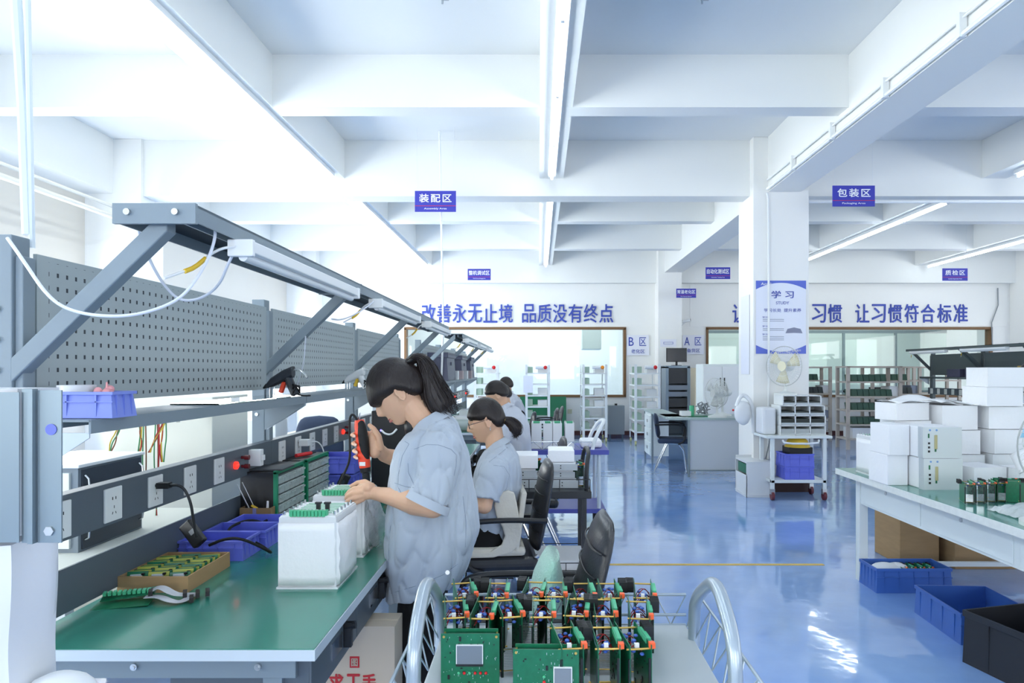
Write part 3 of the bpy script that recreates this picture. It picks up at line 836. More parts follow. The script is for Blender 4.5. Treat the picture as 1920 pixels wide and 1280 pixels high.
# brown tool box with tools
t = thing('tool_box', 'small brown paper-covered box of hand tools behind the blue bins', 'box', (-1.27, 3.0 + .07, TZ))
m = MB(); m.tray(-.075, .065, 0, .11, 0, .10, t=.004, rim=0); m.build('box', mat('brown wrapping', '#8c7350', .6, bump=.3, bscale=25), t)
m = MB(); m.box(-.015, .0, -.004, .0, .0, .1); m.build('tape', mat('violet tape', '#7d7fb0', .4), t)
for nm, lb, m_, p0, p1, r_ in (('tweezers', 'pair of steel tweezers leaning out of the tool box to the left', M_screw, (-1.29, 3.12, .80), (-1.355, 3.07, .985), .004),
                               ('screwdriver', 'long thin screwdriver with yellow handle leaning in the tool box', M_screw, (-1.265, 3.12, .80), (-1.325, 3.05, 1.0), .003),
                               ('paint_brush', 'white handled brush standing at the right of the tool box', M_white, (-1.235, 3.10, .80), (-1.222, 3.08, .91), .008),
                               ('awl', 'thin pointed awl standing up in the tool box', M_black, (-1.25, 3.10, .80), (-1.25, 3.10, .945), .002)):
    m = MB(); m.cyl(p0, p1, r_, r_ * .6, seg=8); tag(m.build(nm, m_, smooth=True), lb, nm.replace('_', ' '))
m = MB(); m.obox((-1.28, 3.075, .885), (.03, .008, .008), (0, .5, 0)); q = m.build('yellow_handle', mat('yellow plastic', '#e2bd3c', .4)); q.parent = bpy.data.objects['screwdriver']

# glue guns on the shelf edge


def glue_gun(loc, label, body, trig, rz):
    t = thing('glue_gun', label, 'glue gun', loc, rz)
    m = MB(); m.loft([[Vector((x, s1 * w_, z + s2 * h_)) for s1, s2 in ((-1, -.6), (-.6, -1), (.6, -1), (1, -.6), (1, .6), (.6, 1), (-.6, 1), (-1, .6))] for x, w_, h_, z in ((-.085, .012, .012, .052), (-.06, .019, .022, .068), (0, .021, .028, .098), (.05, .02, .026, .12))])
    m.build('body', body, t, smooth=True, bevel=.002)
    m = MB(); m.tube([(.02, 0, .1), (.035, 0, .06), (.06, 0, .01)], .02, seg=10, smooth=1); m.build('grip', body, t, smooth=True)
    m = MB(); m.obox((-.005, 0, .045), (.02, .02, .055), (0, R(20), 0)); m.build('trigger', trig, t, bevel=.004)
    m = MB(); m.cyl((-.085, 0, .052), (-.105, 0, .04), .012, .004); m.build('nozzle', M_black, t)
    m = MB(); m.tube([(-.06, -.02, .045), (-.06, -.02, .0), (-.06, .02, .0), (-.06, .02, .045)], .002); m.build('wire_stand', M_chrome, t)
    m = MB()
    for k in range(3): m.tube([(.065 + .012 * cos(a), .0 + .025 * sin(a), .03 + .022 * cos(a + k) + .004 * k) for a in [i * .5 for i in range(14)]], .0035)
    m.tube([(.075, 0, .01), (.1, 0, .004), (.13, .02, .004), (.10, .05, .004)], .0035, smooth=2); m.build('coiled_cord', M_rubber, t, smooth=True)
    m = MB(); m.tube([(.045, 0, .125), (.075, 0, .135), (.11, -.01, .115), (.13, -.02, .09)], .005, smooth=2); m.build('glue_stick', M_clear, t, smooth=True)
    return t


glue_gun((-1.225, 3.28, 1.374), 'black and red hot glue gun resting on the upper shelf by the second post', mat('charcoal plastic', '#30353c', .4), mat('orange red plastic', '#f04a2c', .35), R(-8))
glue_gun((-1.21, 4.55, 1.374), 'white hot glue gun resting on the upper shelf behind the standing worker\'s head', M_white, mat('yellow plastic', '#e2bd3c', .4), R(-8))
m = MB(); m.box(-1.35, -1.17, 2.5, 3.38, 1.373, 1.378); tag(m.build('glass_sheet', M_glass), 'flat glass sheet lying on the upper shelf of the near bench', 'glass sheet')

# bench two: more things behind the standing worker
m = MB(); p = Vector((-1.325, 3.78, 1.10)); m.obox(p + Vector((.03, 0, 0)), (.05, .05, .035)); m.tube([p + Vector((.05, .02, 0)), p + Vector((.08, .08, 0)), p + Vector((.10, .12, -.06)), p + Vector((.10, .12, -.14))], .004, smooth=2)
tag(m.build('charger_plug', M_white, smooth=True, bevel=.002), 'white charger plugged into the rail above the component cabinets', 'plug')
bin_('parts_crate', (-1.22, 4.05, TZ), .24, .28, .10, 'blue crate on the bench behind the screwdriver', m_=M_bluebin)
bin_('parts_crate', (-1.22, 4.06, TZ + .105), .24, .26, .10, 'upper blue crate stacked behind the screwdriver on the bench', m_=M_bluebin)
t = thing('torque_meter', 'black handheld meter leaning against the blue crates on the bench', 'meter', (-1.08, 3.74, TZ + .03))
m = MB(); m.obox((0, 0, .06), (.05, .03, .13), (0, R(25), 0)); m.build('body', M_black, t, bevel=.005)
m = MB(); m.obox((.004, -.016, .075), (.03, .002, .04), (0, R(25), 0)); m.build('screen', mat('dark screen', '#3c4652', .2), t)
t = thing('computer_tower', 'black computer tower with a blue light at the standing worker\'s face, on the second bench', 'computer', (-1.0, 4.2, TZ))
m = MB(); m.box(-.03, .26, 0, .42, 0, .47); m.build('case', M_black, t, bevel=.006)
m = MB(); m.sph((.03, -.002, .35), .006, 10, 6); m.build('power_light', mat('blue led', '#6a5cff', .3, emit=4), t)
m = MB(); m.tube([(.035, -.004, .35), (.06, -.02, .33), (.10, -.02, .325), (.13, -.01, .36)], .006, smooth=2); m.build('usb_cable', M_white, t, smooth=True)
t = thing('screwdriver_tool', 'orange and black electric tool lying on the green bench behind the wrapped housings', 'power tool', (-.82, 3.75, TZ + .02), R(20))
m = MB(); m.tube([(-.07, 0, 0), (.07, 0, 0)], lambda u: .018 - .006 * abs(2 * u - 1), seg=12); m.build('body', M_black, t, smooth=True)
m = MB(); m.sph((.0, -.006, .006), (.035, .016, .014), 16, 8); m.build('grip', mat('orange red plastic', '#f04a2c', .35), t, smooth=True)
m = MB(); m.tube([(-.07, 0, 0), (-.12, .02, -.015), (-.16, .1, -.017), (-.1, .12, -.017)], .004, smooth=2); m.build('cord', M_rubber, t, smooth=True)
t = thing('cardboard_tray', 'small low cardboard tray of fasteners behind the second housing', 'tray', (-.98, 3.3, TZ))
m = MB(); m.tray(-.09, .09, 0, .25, 0, .04, t=.004, rim=0); m.build('tray', M_brown, t)
m = MB(); rr = random.Random(3)
for k in range(120): m.obox((rr.uniform(-.08, .08), rr.uniform(.01, .24), .02 + rr.random() * .02), (.008, .004, .004), (rr.random() * 3,) * 3)
m.build('fasteners', M_screw, t)['kind'] = 'stuff'
m = MB(); m.box(-1.36, -1.18, 3.14, 3.3, 1.038, 1.045); tag(m.build('notebook', mat('dark notebook', '#42474d', .5)), 'dark notebook lying on top of the near component cabinet', 'notebook')
t = thing('desoldering_pen', 'red and black pen tool lying on the farther component cabinet', 'tool', (-1.26, 3.66, 1.05), R(70))
m = MB(); m.cyl((-.06, 0, 0), (.06, 0, 0), .01); m.build('body', M_red, t, smooth=True)
m = MB(); m.cyl((.06, 0, 0), (.1, 0, 0), .006, .003); m.build('tip', M_black, t)
m = MB(); m.box(-1.16, -1.02, 4.75, 4.9, .7805, 1.02); m.box(-1.16, -1.02, 5.0, 5.15, .7805, 1.02)
tag(m.build('meter_box', M_encl, bevel=.003), 'grey boxes on the third bench behind the computer tower', 'box')
# ================================================================== foreground cart with circuit modules
M_silver = mat('silver hammered tube', '#aab8c3', .28, .35, coat=.4)
t = thing('tool_cart', 'silver wire-sided cart in the foreground with bent tube handles, loaded with circuit modules', 'cart', (.08, 1.42, 0))
CW, CD, CZ = .36, .62, .74       # half width, depth, deck height
m = MB(); m.box(-CW, CW, 0, CD, CZ - .02, CZ); m.build('deck', mat('pale grey deck mat', '#c9d0d4', .45, var=.04), t, bevel=.004)
m = MB(); m.box(-CW, CW, 0, CD, .2, .22); m.build('lower_deck', M_silver, t)
for sx in (-1, 1):
    x = sx * (CW + .0)
    m = MB(); m.tube([(x, .10, CZ - .02), (x, .105, .83), (x - sx * .0, .13, .90), (x, .23, .962), (x, .29, .966), (x, .34, .95), (x, .50, .86), (x, .515, .78), (x, .515, CZ - .02)], .0165, seg=14, smooth=3)
    m.build('handle', M_silver, t, smooth=True)
    # wire side basket: outward leaning trellis
    m = MB(); xo = x + sx * .035; zt = .835
    A = [Vector((x, .02, CZ)), Vector((x, CD - .02, CZ))]; B = [Vector((xo, .0, zt)), Vector((xo, CD, zt))]
    m.tube([A[0], B[0], B[1], A[1]], .004, seg=6)
    n = 12
    for k in range(n):
        a = A[0].lerp(A[1], (k + (k % 2)) / n); b = B[0].lerp(B[1], (k + 1 - (k % 2)) / n); m.cyl(a, b, .0024, seg=5)
    m.build('wire_side', M_silver, t, smooth=True)
    for y in (.04, CD - .08):
        m = MB(); m.box(x - .018, x + .018, y, y + .036, .10, CZ - .02); m.build('leg', M_silver, t)
        m = MB(); m.cyl((x - .015, y + .018, .05), (x + .015, y + .018, .05), .05, seg=20); m.build('wheel', M_rubber, t, smooth=True)
m = MB()
for y in (0.0, CD):
    m.tube([(-CW - .035 * 0, y, CZ + .03), (CW, y, CZ + .03)], .0045, seg=6)
    m.tube([(-CW, y, CZ), (CW, y, CZ)], .004, seg=6)
    if y:
        n = 16
        for k in range(n): m.cyl((-CW + 2 * CW * k / n, y, CZ if k % 2 else CZ + .09), (-CW + 2 * CW * (k + 1) / n, y, CZ + .09 if k % 2 else CZ), .002, seg=5)
        m.tube([(-CW, y, CZ + .09), (CW, y, CZ + .09)], .0045, seg=6)
m.build('wire_end', M_silver, t, smooth=True)


def module(label, kind=0, seed=1):
    """pair of upright green boards joined by brass standoffs"""
    t = thing('circuit_module', label, 'circuit module', group='circuit modules on the foreground cart'); rr = random.Random(seed)
    D, H, G = .15, .155, .048
    for sx in (-1, 1):
        m = MB(); x = sx * G / 2; m.box(x - .0009, x + .0009, 0, D, 0, H)
        m.mi = 1
        for k in range(26):       # surface-mount parts
            y = rr.uniform(.01, D - .012); z = rr.uniform(.01, H - .02); s_ = rr.choice((.003, .004, .007)); xx = x + (.0009 if sx < 0 else -.0009 - .0015)
            m.box(xx, xx + .0015, y, y + s_, z, z + s_ * rr.choice((.6, 1, 1.6)))
        m.mi = 2
        for k in range(22): y = .008 + k * .006; m.box(x + sx * .0009 - .0008, x + sx * .0009 + .0008, y, y + .0016, H - .012, H - .0105)
        m.build('circuit_board', [M_pcb, M_black, M_chrome], t)
    for y in (.012, D - .012):
        for z in (.012, H - .012):
            m = MB(); m.cyl((-G / 2 - .006, y, z), (G / 2 + .006, y, z), .0024, seg=8); m.build('standoff', M_gold, t)
    for k in range(9): m = MB(); m.sph((-G / 2 + rr.uniform(.008, .034), rr.uniform(.012, D - .02), H - .004 - rr.uniform(0, .026)), (.0055, .0055, .0036), 10, 6); m.build('capacitor', M_capblue, t, smooth=True)
    m = MB(); m.obox((G / 2 + .004, D * .5, H - .006), (.012, .07, .012)); m.build('terminal_block', M_term, t)
    m = MB(); m.obox((G / 2 + .004, .012, H - .004), (.012, .014, .012)); m.build('orange_terminal', M_orange, t)
    m = MB()
    hx = G / 2 + .018 if kind != 1 else -G / 2 - .014
    for k in range(8): m.obox((hx, D * .62 + k * .006 - .01, H - .004), (.022, .0024, .026))
    m.box(hx - .011, hx + .011, D * .62 - .012, D * .62 + .036, H - .02, H - .012); m.build('heat_sink', M_black, t)
    m = MB()
    for k in range(5): y_ = .05 + .018 * k; m.tube([(-G / 2 + .003, y_ - .01, H - .04), (-.010 + rr.uniform(-.006, .006), y_, H - .022), (.006, y_ + rr.uniform(-.01, .02), H - .016 - rr.random() * .012), (G / 2 - .004, y_ + .02, H - .04)], .0012, seg=5, smooth=2)
    m.build('red_wires', M_redwire, t, smooth=True)
    m = MB(); m.obox((-.004, .022, H - .008), (.010, .008, .010)); m.build('white_relay', M_white, t)
    m = MB()      # ribbed pins seen from the near end
    for k in range(14): m.box(-G / 2 + .003, G / 2 - .003, -.001, .0, .07 - k * .004, .072 - k * .004)
    m.build('pin_rows', M_chrome, t)
    m = MB(); m.box(-G / 2 - .004, -G / 2 + .002, .0, .006, .0, H - .03); m.box(G / 2 - .006, G / 2, .0, .006, .0, H - .03); m.build('black_spine', M_black, t)
    return t


def face_module(label, w=.135, h=.153, seed=5, lcd=(-.001, .105, .062, .048), vert=False):
    """module seen broadside: a board with a small screen and lamps"""
    t = thing('display_module', label, 'circuit module'); rr = random.Random(seed)
    m = MB(); m.box(-w / 2, w / 2, -.001, .001, 0, h); m.mi = 1
    for k in range(26):
        x = rr.uniform(-w / 2 + .008, w / 2 - .01); z = rr.uniform(.008, h - .012); s_ = rr.choice((.002, .003, .005)); m.box(x, x + s_, -.0024, -.001, z, z + s_ * rr.choice((.5, 1, 2)))
    m.mi = 2
    for k in range(60):
        x = rr.uniform(-w / 2 + .006, w / 2 - .006); z = rr.uniform(.006, h - .006); m.box(x, x + .0008, -.0012, -.001, z, z + rr.choice((.0008, .003, .005)))
    m.build('circuit_board', [M_pcb, M_black, M_edge], t)
    lx, lz, lw, lh = lcd; lz -= lh / 2; m = MB(); m.box(lx - lw / 2, lx + lw / 2, -.006, -.001, lz, lz + lh); m.mi = 1; m.box(lx - lw / 2 + .002, lx + lw / 2 - .002, -.0068, -.006, lz + .004, lz + lh - .002); m.mi = 2; m.box(lx - lw / 2, lx + lw / 2, -.0078, -.001, lz - .001, lz + .004)
    m.build('screen', [M_white, mat('grey lcd', '#76818c', .15), M_black], t)
    for k in range(6):
        m = MB(); m.sph((-.026 + k * .0125, -.003, lz - .018) if not vert else (-.004, -.003, .088 - k * .0115), .0036, 8, 6); m.build('indicator', M_red if k in (1, 3, 4, 5) else M_term, t, smooth=True)
    m = MB()
    for x in (-w / 2 + .007, w / 2 - .007):
        for z in (.007, h - .007): m.cyl((x, -.003, z), (x, .03, z), .003, seg=8)
    m.build('standoff', M_gold, t)
    m = MB(); m.box(-w / 2 + .004, w / 2 - .004, .022, .024, 0, h + .003); m.build('rear_board', M_pcb, t)
    m = MB()
    for k in range(34): m.box(-w / 2 + .012 + k * .0033, -w / 2 + .0135 + k * .0033, .004, .018, h - .006, h - .004)
    m.build('pin_rows', M_chrome, t)
    return t


DZ = CZ
md0 = module('circuit module at the left of the rear row on the foreground cart', 0, 1); md1 = module('x', 1, 2)
rows = [('rear', 1.845, (-.195, -.115, -.022, .045, .125, .198, .285)), ('middle', 1.69, (-.205, -.145, -.065, .01, .09, .165, .25))]
k = 0
for rn, y, xs in rows:
    for i, x in enumerate(xs):
        k += 1; lb = 'upright green circuit module, %s of seven in the %s row on the foreground cart' % (ORD[i], rn)
        loc = (x, y + random.uniform(-.01, .012), DZ)
        if k == 1: md0.location = loc; md0['label'] = lb; md0.rotation_euler.z = .2
        elif k == 2: md1.location = loc; md1['label'] = lb
        else: dup((md0, md1)[k % 2], loc, random.uniform(-.14, .22), lb)
for i, (x, rz) in enumerate(((.075, .14), (.155, .04), (.225, .12))):
    dup((md0, md1)[i % 2], (x, 1.50, DZ), rz, 'upright green circuit module, %s from the left in the front row beside the display boards' % ORD[i])
f1 = face_module('green display board with grey screen at the front left of the foreground cart'); f1.location = (-.158, 1.575, DZ)
f2 = face_module('lower green display board with dark screen, front middle of the foreground cart', w=.145, h=.147, seed=9, lcd=(.037, .083, .041, .055), vert=True); f2.location = (.016, 1.50, DZ); f2.rotation_euler.z = -.03

# ================================================================== chairs


def office_chair(name, label, loc, rz, top=1.0, tilt=14, seat_m=None, w=.46, bh=.55):
    """chair facing local -x, its back at local x = +.2"""
    sm = seat_m or M_leather; t = thing(name, label, 'chair', loc, rz)
    m = MB(); m.obox((-.03, 0, .46), (.46, w, .075)); o = m.build('seat', sm, t, bevel=.03)
    m = MB(); rg = []; n = 9
    for j in range(n):
        u = j / (n - 1); z = .50 + (top - .50) * u; x = .2 + math.tan(R(tilt)) * (z - .5) ; ww = w / 2 * (.82 + .3 * sin(pi * min(1, u * 1.1)) * .6) * (1 if u < .9 else .8); th = .035 * (1 if 0 < j < n - 1 else .4)
        rg.append([Vector((x + th * cos(a) - .015 * (1 - (sin(a)) ** 2), ww * sin(a) * (1 if abs(sin(a)) < .99 else 1), z)) for a in [2 * pi * q / 20 for q in range(20)]])
    m.loft(rg); o = m.build('backrest', sm, t, smooth=True, ang=70)
    s_ = o.modifiers.new('s', 'SUBSURF'); s_.levels = 1; s_.render_levels = 1
    if sm is M_leather:
        m = MB()
        for z in (.62, .72, .82, .9):
            if z < top - .06: x = .2 + math.tan(R(tilt)) * (z - .5) - .050; m.tube([(x + .026, -w * .42, z), (x + .012, -w * .34, z), (x + .002, -w * .2, z), (x, 0, z), (x + .002, w * .2, z), (x + .012, w * .34, z), (x + .026, w * .42, z)], .004, seg=6, smooth=1)
        m.build('seam', M_black, t, smooth=True)
    for sy in (-1, 1):
        m = MB(); y = sy * (w / 2 + .03); m.tube([(.24, y, .70), (.0, y, .71), (-.17, y, .70), (-.21, y, .66), (-.19, y, .46), (-.1, y - sy * .04, .42)], .014, seg=10, smooth=2); m.build('armrest', M_black, t, smooth=True)
        m = MB(); m.tube([(-.22, sy * w * .42, .015), (-.17, sy * w * .42, .42), (.1, sy * w * .42, .43), (.2, sy * w * .42, .50)], .012, seg=8, smooth=1); m.tube([(.24, sy * w * .42, .015), (.06, sy * w * .42, .42)], .012, seg=8); m.build('leg', M_chrome, t, smooth=True)
    return t


ch1 = office_chair('leather_chair', 'black leather chair with green cushion, nearest the viewer beside the cart', (-.085, 2.40, 0), R(2), 1.0, 15)
m = MB(); rg = []
for j in range(11):
    u = j / 10; z = .50 + .36 * u; th = .066 * sin(pi * min(.96, max(.06, u))) ** .45; x = .085 + .085 * (u - .0) + .02 * sin(u * 5)
    rg.append([Vector((x + th * cos(a), .17 * (sin(pi * (.12 + .76 * u)) ** .35) * sin(a), z)) for a in [2 * pi * q / 18 for q in range(18)]])
m.loft(rg); o = m.build('cushion', mat('pale green plush', '#9ccab9', .9, bump=.6, bscale=120, sheen=.5), smooth=True, ang=80); o.location = (-.105, 2.38, 0); o.rotation_euler.z = R(2)
tag(o, 'pale green plush cushion against the black leather chair back', 'cushion')
ch2 = office_chair('leather_chair', 'black chair with chrome legs in which the worker with glasses sits', (-.22, 3.86, 0), R(6), 1.0, 10)
t = thing('support_cushion', 'beige moulded backrest cushion on the seated worker\'s chair', 'cushion', (-.22, 3.86, 0), R(6))
M_beige = mat('beige plush', '#d4d0c4', .85, bump=.2, bscale=80)
for y in (-.215, .195):
    m = MB(); m.prism([(.0 + (px - 1010) * 3.64 / 1280 + .21, 1.5 - (py - 694) * 3.64 / 1280) for px, py in ((926, 934), (933, 924), (948, 920), (960, 924), (965, 945), (970, 975), (974, 1000), (970, 1022), (955, 1038), (920, 1046), (876, 1046), (876, 1036), (915, 1034), (936, 1022), (942, 1006), (938, 990), (926, 968), (922, 948))], 'y', y, y + .02); m.build('side_wing', M_beige, t, bevel=.008)
m = MB(); m.obox((.10, 0, .68), (.03, .42, .34), (0, R(8), 0)); m.build('back_pad', M_beige, t, bevel=.012)
m = MB(); m.obox((-.06, 0, .525), (.38, .42, .05)); m.build('seat_pad', M_beige, t, bevel=.02)
ch3 = office_chair('navy_chair', 'empty dark chair with worn top behind the black cart', (-.05, 5.52, 0), R(2), .97, 8)
ch4 = office_chair('navy_chair', 'dark padded chair seen edge-on behind the seated worker\'s chair', (-.15, 5.0, 0), R(-5), .82, 5)

# ================================================================== black cart behind the chairs
M_cartblk = mat('black cart frame', '#26292c', .4)
t = thing('flatbed_cart', 'black two-deck cart with loop handle holding pale boxes, behind the seated worker', 'cart', (.05, 4.25, 0))
m = MB(); m.box(-.45, .28, 0, .48, .70, .745); m.build('deck', M_cartblk, t, bevel=.004)
m = MB(); m.box(-.45, .28, 0, .48, .2, .24); m.build('lower_deck', M_cartblk, t, bevel=.004)
for x in (-.43, .22):
    for y in (.02, .43):
        m = MB(); m.box(x, x + .03, y, y + .03, .08, .70); m.build('leg', M_cartblk, t)
        m = MB(); m.cyl((x - .01, y + .015, .055), (x + .03, y + .015, .055), .055, seg=20); w_ = m.build('wheel', M_rubber, t, smooth=True)
        m = MB(); m.cyl((x - .014, y + .015, .055), (x + .034, y + .015, .055), .03, seg=16); m.build('hub', mat('dark red hub', '#8e2a2c', .4), w_)
m = MB(); m.tube([(.25, .03, .72), (.25, .03, .90), (.27, .08, .985), (.27, .40, .985), (.25, .45, .90), (.25, .45, .72)], .014, smooth=2); m.build('handle', M_cartblk, t, smooth=True)
m = MB()
for zz in (.745, .80): m.tube([(-.45, 0, zz + .02), (.27, 0, zz + .02), (.27, .48, zz + .02), (-.45, .48, zz + .02)], .003, seg=6)
for k in range(4): m.cyl((-.3 + .19 * k, 0, .745), (-.3 + .19 * k, 0, .82), .003, seg=6)
m.tube([(-.45, 0, .30), (.27, 0, .30), (.27, .48, .30), (-.45, .48, .30)], .003, seg=6)
for k in range(5): m.cyl((-.3 + .14 * k, 0, .24), (-.3 + .14 * k, 0, .30), .003, seg=6)
m.build('wire_rail', M_cartblk, t, smooth=True)


def wbox(name, loc, w, d, h, label, rz=0, m_=None, group=None, flaps=0, bevel=.004, cat='box'):
    m = MB(); m.box(-w / 2, w / 2, 0, d, 0, h)
    if flaps: m.box(-w / 2 - .002, w / 2 + .002, -.002, d + .002, h * .995, h * 1.01)
    o = m.build(name, m_ or M_foam, None, bevel=bevel); o.location = loc; o.rotation_euler = (0, 0, rz)
    return tag(o, label, cat, group)


def slim_unit(loc, label, w=.155, d=.25, h=.052, lip=True):
    t = thing('slim_housing', label, 'enclosure', loc)
    m = MB(); m.box(-w / 2, w / 2, 0, d, 0, h); m.build('housing', M_encl, t, bevel=.002)
    m = MB(); m.box(-w / 2 - .012, w / 2 + .012, -.003, .0, 0, h * .8); m.build('flange', mat('grey flange', '#b9c1c6', .4), t)
    m = MB()
    for z in (.3, .6): m.cyl((0, -.003, h * z), (0, -.006, h * z), .004, seg=8)
    m.build('screws', M_black, t)
    return t


slim_unit((.15, 4.36, .745), 'lowest pale slim housing in the right stack on the black cart', .18, .25, .065)
slim_unit((.14, 4.36, .812), 'second pale slim housing in the right stack on the black cart', .16, .25, .05)
slim_unit((.14, 4.34, .864), 'third pale slim housing with dark flange in the right stack on the black cart', .19, .24, .05)
wbox('foam_box', (.145, 4.34, .916), .165, .24, .075, 'pale box topping the right stack on the black cart')
slim_unit((-.09, 4.36, .745), 'lower pale slim housing in the left stack on the black cart', .18, .25, .065)
slim_unit((-.10, 4.36, .812), 'second pale slim housing in the left stack on the black cart', .16, .25, .06)
wbox('foam_box', (-.10, 4.34, .875), .19, .24, .085, 'pale box topping the left stack on the black cart')
q = dup(md0, (.265, 4.37, .748), R(15), 'green circuit board assembly standing at the right end of the black cart'); del q['group']
q = dup(md1, (-.01, 4.6, .748), R(30), 'green circuit board assembly between the two stacks on the black cart'); del q['group']
wbox('foam_sheet_stack', (.12, 4.30, .24), .34, .38, .06, 'stack of foam sheets on the lower deck of the black cart')
q = dup(md1, (-.07, 4.35, .24), R(5), 'green circuit module on the lower deck of the black cart'); del q['group']

# blue trolley with grey housings
M_trol = mat('violet blue deck', '#4f55a8', .4)
t = thing('platform_trolley', 'blue-decked trolley with pale handle carrying four grey housings', 'trolley', (.22, 6.3, 0))
m = MB(); m.box(-.45, .43, 0, .6, .72, .765); m.build('deck', M_trol, t, bevel=.004)
m = MB(); m.box(-.45, .40, 0, .6, .18, .22); m.build('lower_deck', M_trol, t, bevel=.004)
for x in (-.43, .34):
    for y in (.04, .56):
        m = MB(); m.cyl((x, y, .09), (x, y, .72), .018); m.build('leg', M_edge, t, smooth=True)
        m = MB(); m.cyl((x - .015, y, .045), (x + .015, y, .045), .045, seg=18); m.build('wheel', M_rubber, t, smooth=True)
m = MB(); m.tube([(.28, .04, .76), (.30, .04, .86), (.38, .1, 1.0), (.42, .3, 1.02), (.38, .5, 1.0), (.30, .56, .86), (.28, .56, .76)], .018, seg=10, smooth=2); m.build('handle', mat('pale handle', '#dfe6e9', .35), t, smooth=True)
m = MB(); m.tube([(-.45, .0, .84), (.27, .0, .84)], .003, seg=6)
for k in range(8): m.cyl((-.45 + .09 * k, 0, .765 if k % 2 else .84), (-.36 + .09 * k, 0, .84 if k % 2 else .765), .0025, seg=5)
m.build('wire_rail', M_chrome, t)
m = MB(); m.tube([(-.42, .04, .765), (-.42, .04, .95), (-.42, .1, 1.05), (-.42, .5, 1.05), (-.42, .56, .95), (-.42, .56, .765)], .018, smooth=2); m.build('handle', M_silver, t, smooth=True)
e0 = enclosure((-.02, 6.38, .768), 'grey meter housing, first from the left on the blue trolley', 5, wrap=False)
for i, x in enumerate((.10, .19, .31)):
    pass
e0.scale = (.5, 1, 1.0)
for i, x in enumerate((.085, .175, .29)): dup(e0, (x, 6.38, .768), 0, 'grey meter housing, %s from the left on the blue trolley' % ORD[i + 1], scale=(.45, 1, 1.0))
wbox('foam_wrap_heap', (.50, 6.45, .768), .2, .3, .07, 'low heap of white foam on the right end of the blue trolley', m_=M_foam, bevel=.02, cat='packing foam')

# ================================================================== foreground left: foam-wrapped housings
t = thing('wrapped_chassis', 'large foam-wrapped metal chassis with slotted flange at the left edge, upper of the stack', 'chassis', (-.785, 1.10, .98))
m = MB(); rg = []
for j in range(12):
    z = .25 + .24 * j / 11; r_ = []
    for k in range(60):
        u = k / 60
        if u < .5: p = Vector((-.46 + .405 * (u / .5), 0, z)); nn = Vector((0, -1, 0))
        elif u < .65: p = Vector((-.055, .1 * (u - .5) / .15, z)); nn = Vector((1, 0, 0))
        elif u < .95: p = Vector((-.055 - .405 * (u - .65) / .3, .1, z)); nn = Vector((0, 1, 0))
        else: p = Vector((-.46, .1 * (1 - (u - .95) / .05), z)); nn = Vector((-1, 0, 0))
        r_.append(p + nn * (.003 * sin(p.x * 260) + .006 * noise.noise(Vector((p.x * 20, p.y * 20, z * 5)))))
    rg.append(r_)
m.loft(rg); m.build('foam_wrap', mat('ribbed foam film', '#cfd3d9', .4, alpha=.93), t, smooth=True, ang=70)
m = MB(); fl = mat('galvanised flange', '#84939b', .32, .5)
m.box(-.045, -.03, -.004, .01, .243, .49).box(-.03, -.022, -.012, .0, .243, .49).box(-.02, .018, -.003, .0, .243, .488).box(-.10, -.045, -.0095, -.008, .245, .485)
m.build('flange', fl, t)
m = MB(); m.cyl((.002, -.0035, .425), (.002, -.0045, .425), .009, seg=16); m.build('flange_hole', M_bluebin, t)
m = MB(); m.cyl((-.001, -.0035, .262), (-.001, -.006, .262), .008, seg=6); m.build('bolt', M_screw, t)
m = MB(); rg = []
for j in range(26):
    z = -.05 + .295 * j / 25; r_ = []
    for k in range(60):
        u = k / 60
        if u < .5: p = Vector((-.48 + .415 * (u / .5), 0, z)); nn = Vector((0, -1, 0))
        elif u < .65: p = Vector((-.065, .1 * (u - .5) / .15, z)); nn = Vector((1, 0, 0))
        elif u < .95: p = Vector((-.065 - .415 * (u - .65) / .3, .1, z)); nn = Vector((0, 1, 0))
        else: p = Vector((-.48, .1 * (1 - (u - .95) / .05), z)); nn = Vector((-1, 0, 0))
        r_.append(p + nn * (.012 * noise.noise(Vector((p.x * 12, p.y * 12, z * 3))) + .006 * noise.noise(Vector((p.x * 40, 0, z * 8 + p.x * 10)))) + Vector((0, 0, 0 if j < 25 else .01 * sin(p.x * 12))))
    rg.append(r_)
m.loft(rg); o = m.build('wrapped_chassis', mat('creased foam film', '#d3d7dd', .45, bump=.3, bscale=12), smooth=True, ang=70); o.location = (-.785, 1.10, .98)
tag(o, 'foam-wrapped chassis in creased white film, below the flanged one at the left edge', 'chassis')
wbox('packing_crate', (-1.06, 1.11, 0), .40, .1, .925, 'tall pale crate under the wrapped chassis at the left edge', m_=M_encl)
m = MB(); m.sph((0, 0, 0), (.06, .05, .04), 14, 8); o = m.build('film_bag', mat('milky foam film', '#e2e6ea', .45), smooth=True); o.location = (-.80, 1.14, .955); tag(o, 'bulge of white film bag low at the left edge', 'bag')

# cardboard box with red brush writing under the bench
t = thing('cardboard_box', 'pale cardboard box with red brush writing on the floor beneath the bench drawers', 'box', (-.926, 2.40, 0))
m = MB(); m.box(0, .42, 0, .135, 0, .60); m.box(.0, .42, .06, .075, .599, .602); m.build('box', mat('pale cardboard', '#cdc0ae', .8, var=.04), t, bevel=.003)
M_rp = mat('red print', '#c8343c', .6)
for ch, x in (('求', .215), ('工', .275), ('手', .33)): text('lettering', ch, .048, .055, M_rp, t, (x, 0, .405), bold=.05)
m = MB(); m.box(.262, .296, -.001, 0, .455, .495); m.build('stamp', M_rp, t)
text('lettering', '图', .022, .026, mat('pale cardboard', '#cdc0ae', .8), t, (.279, -.001, .475), bold=.03)
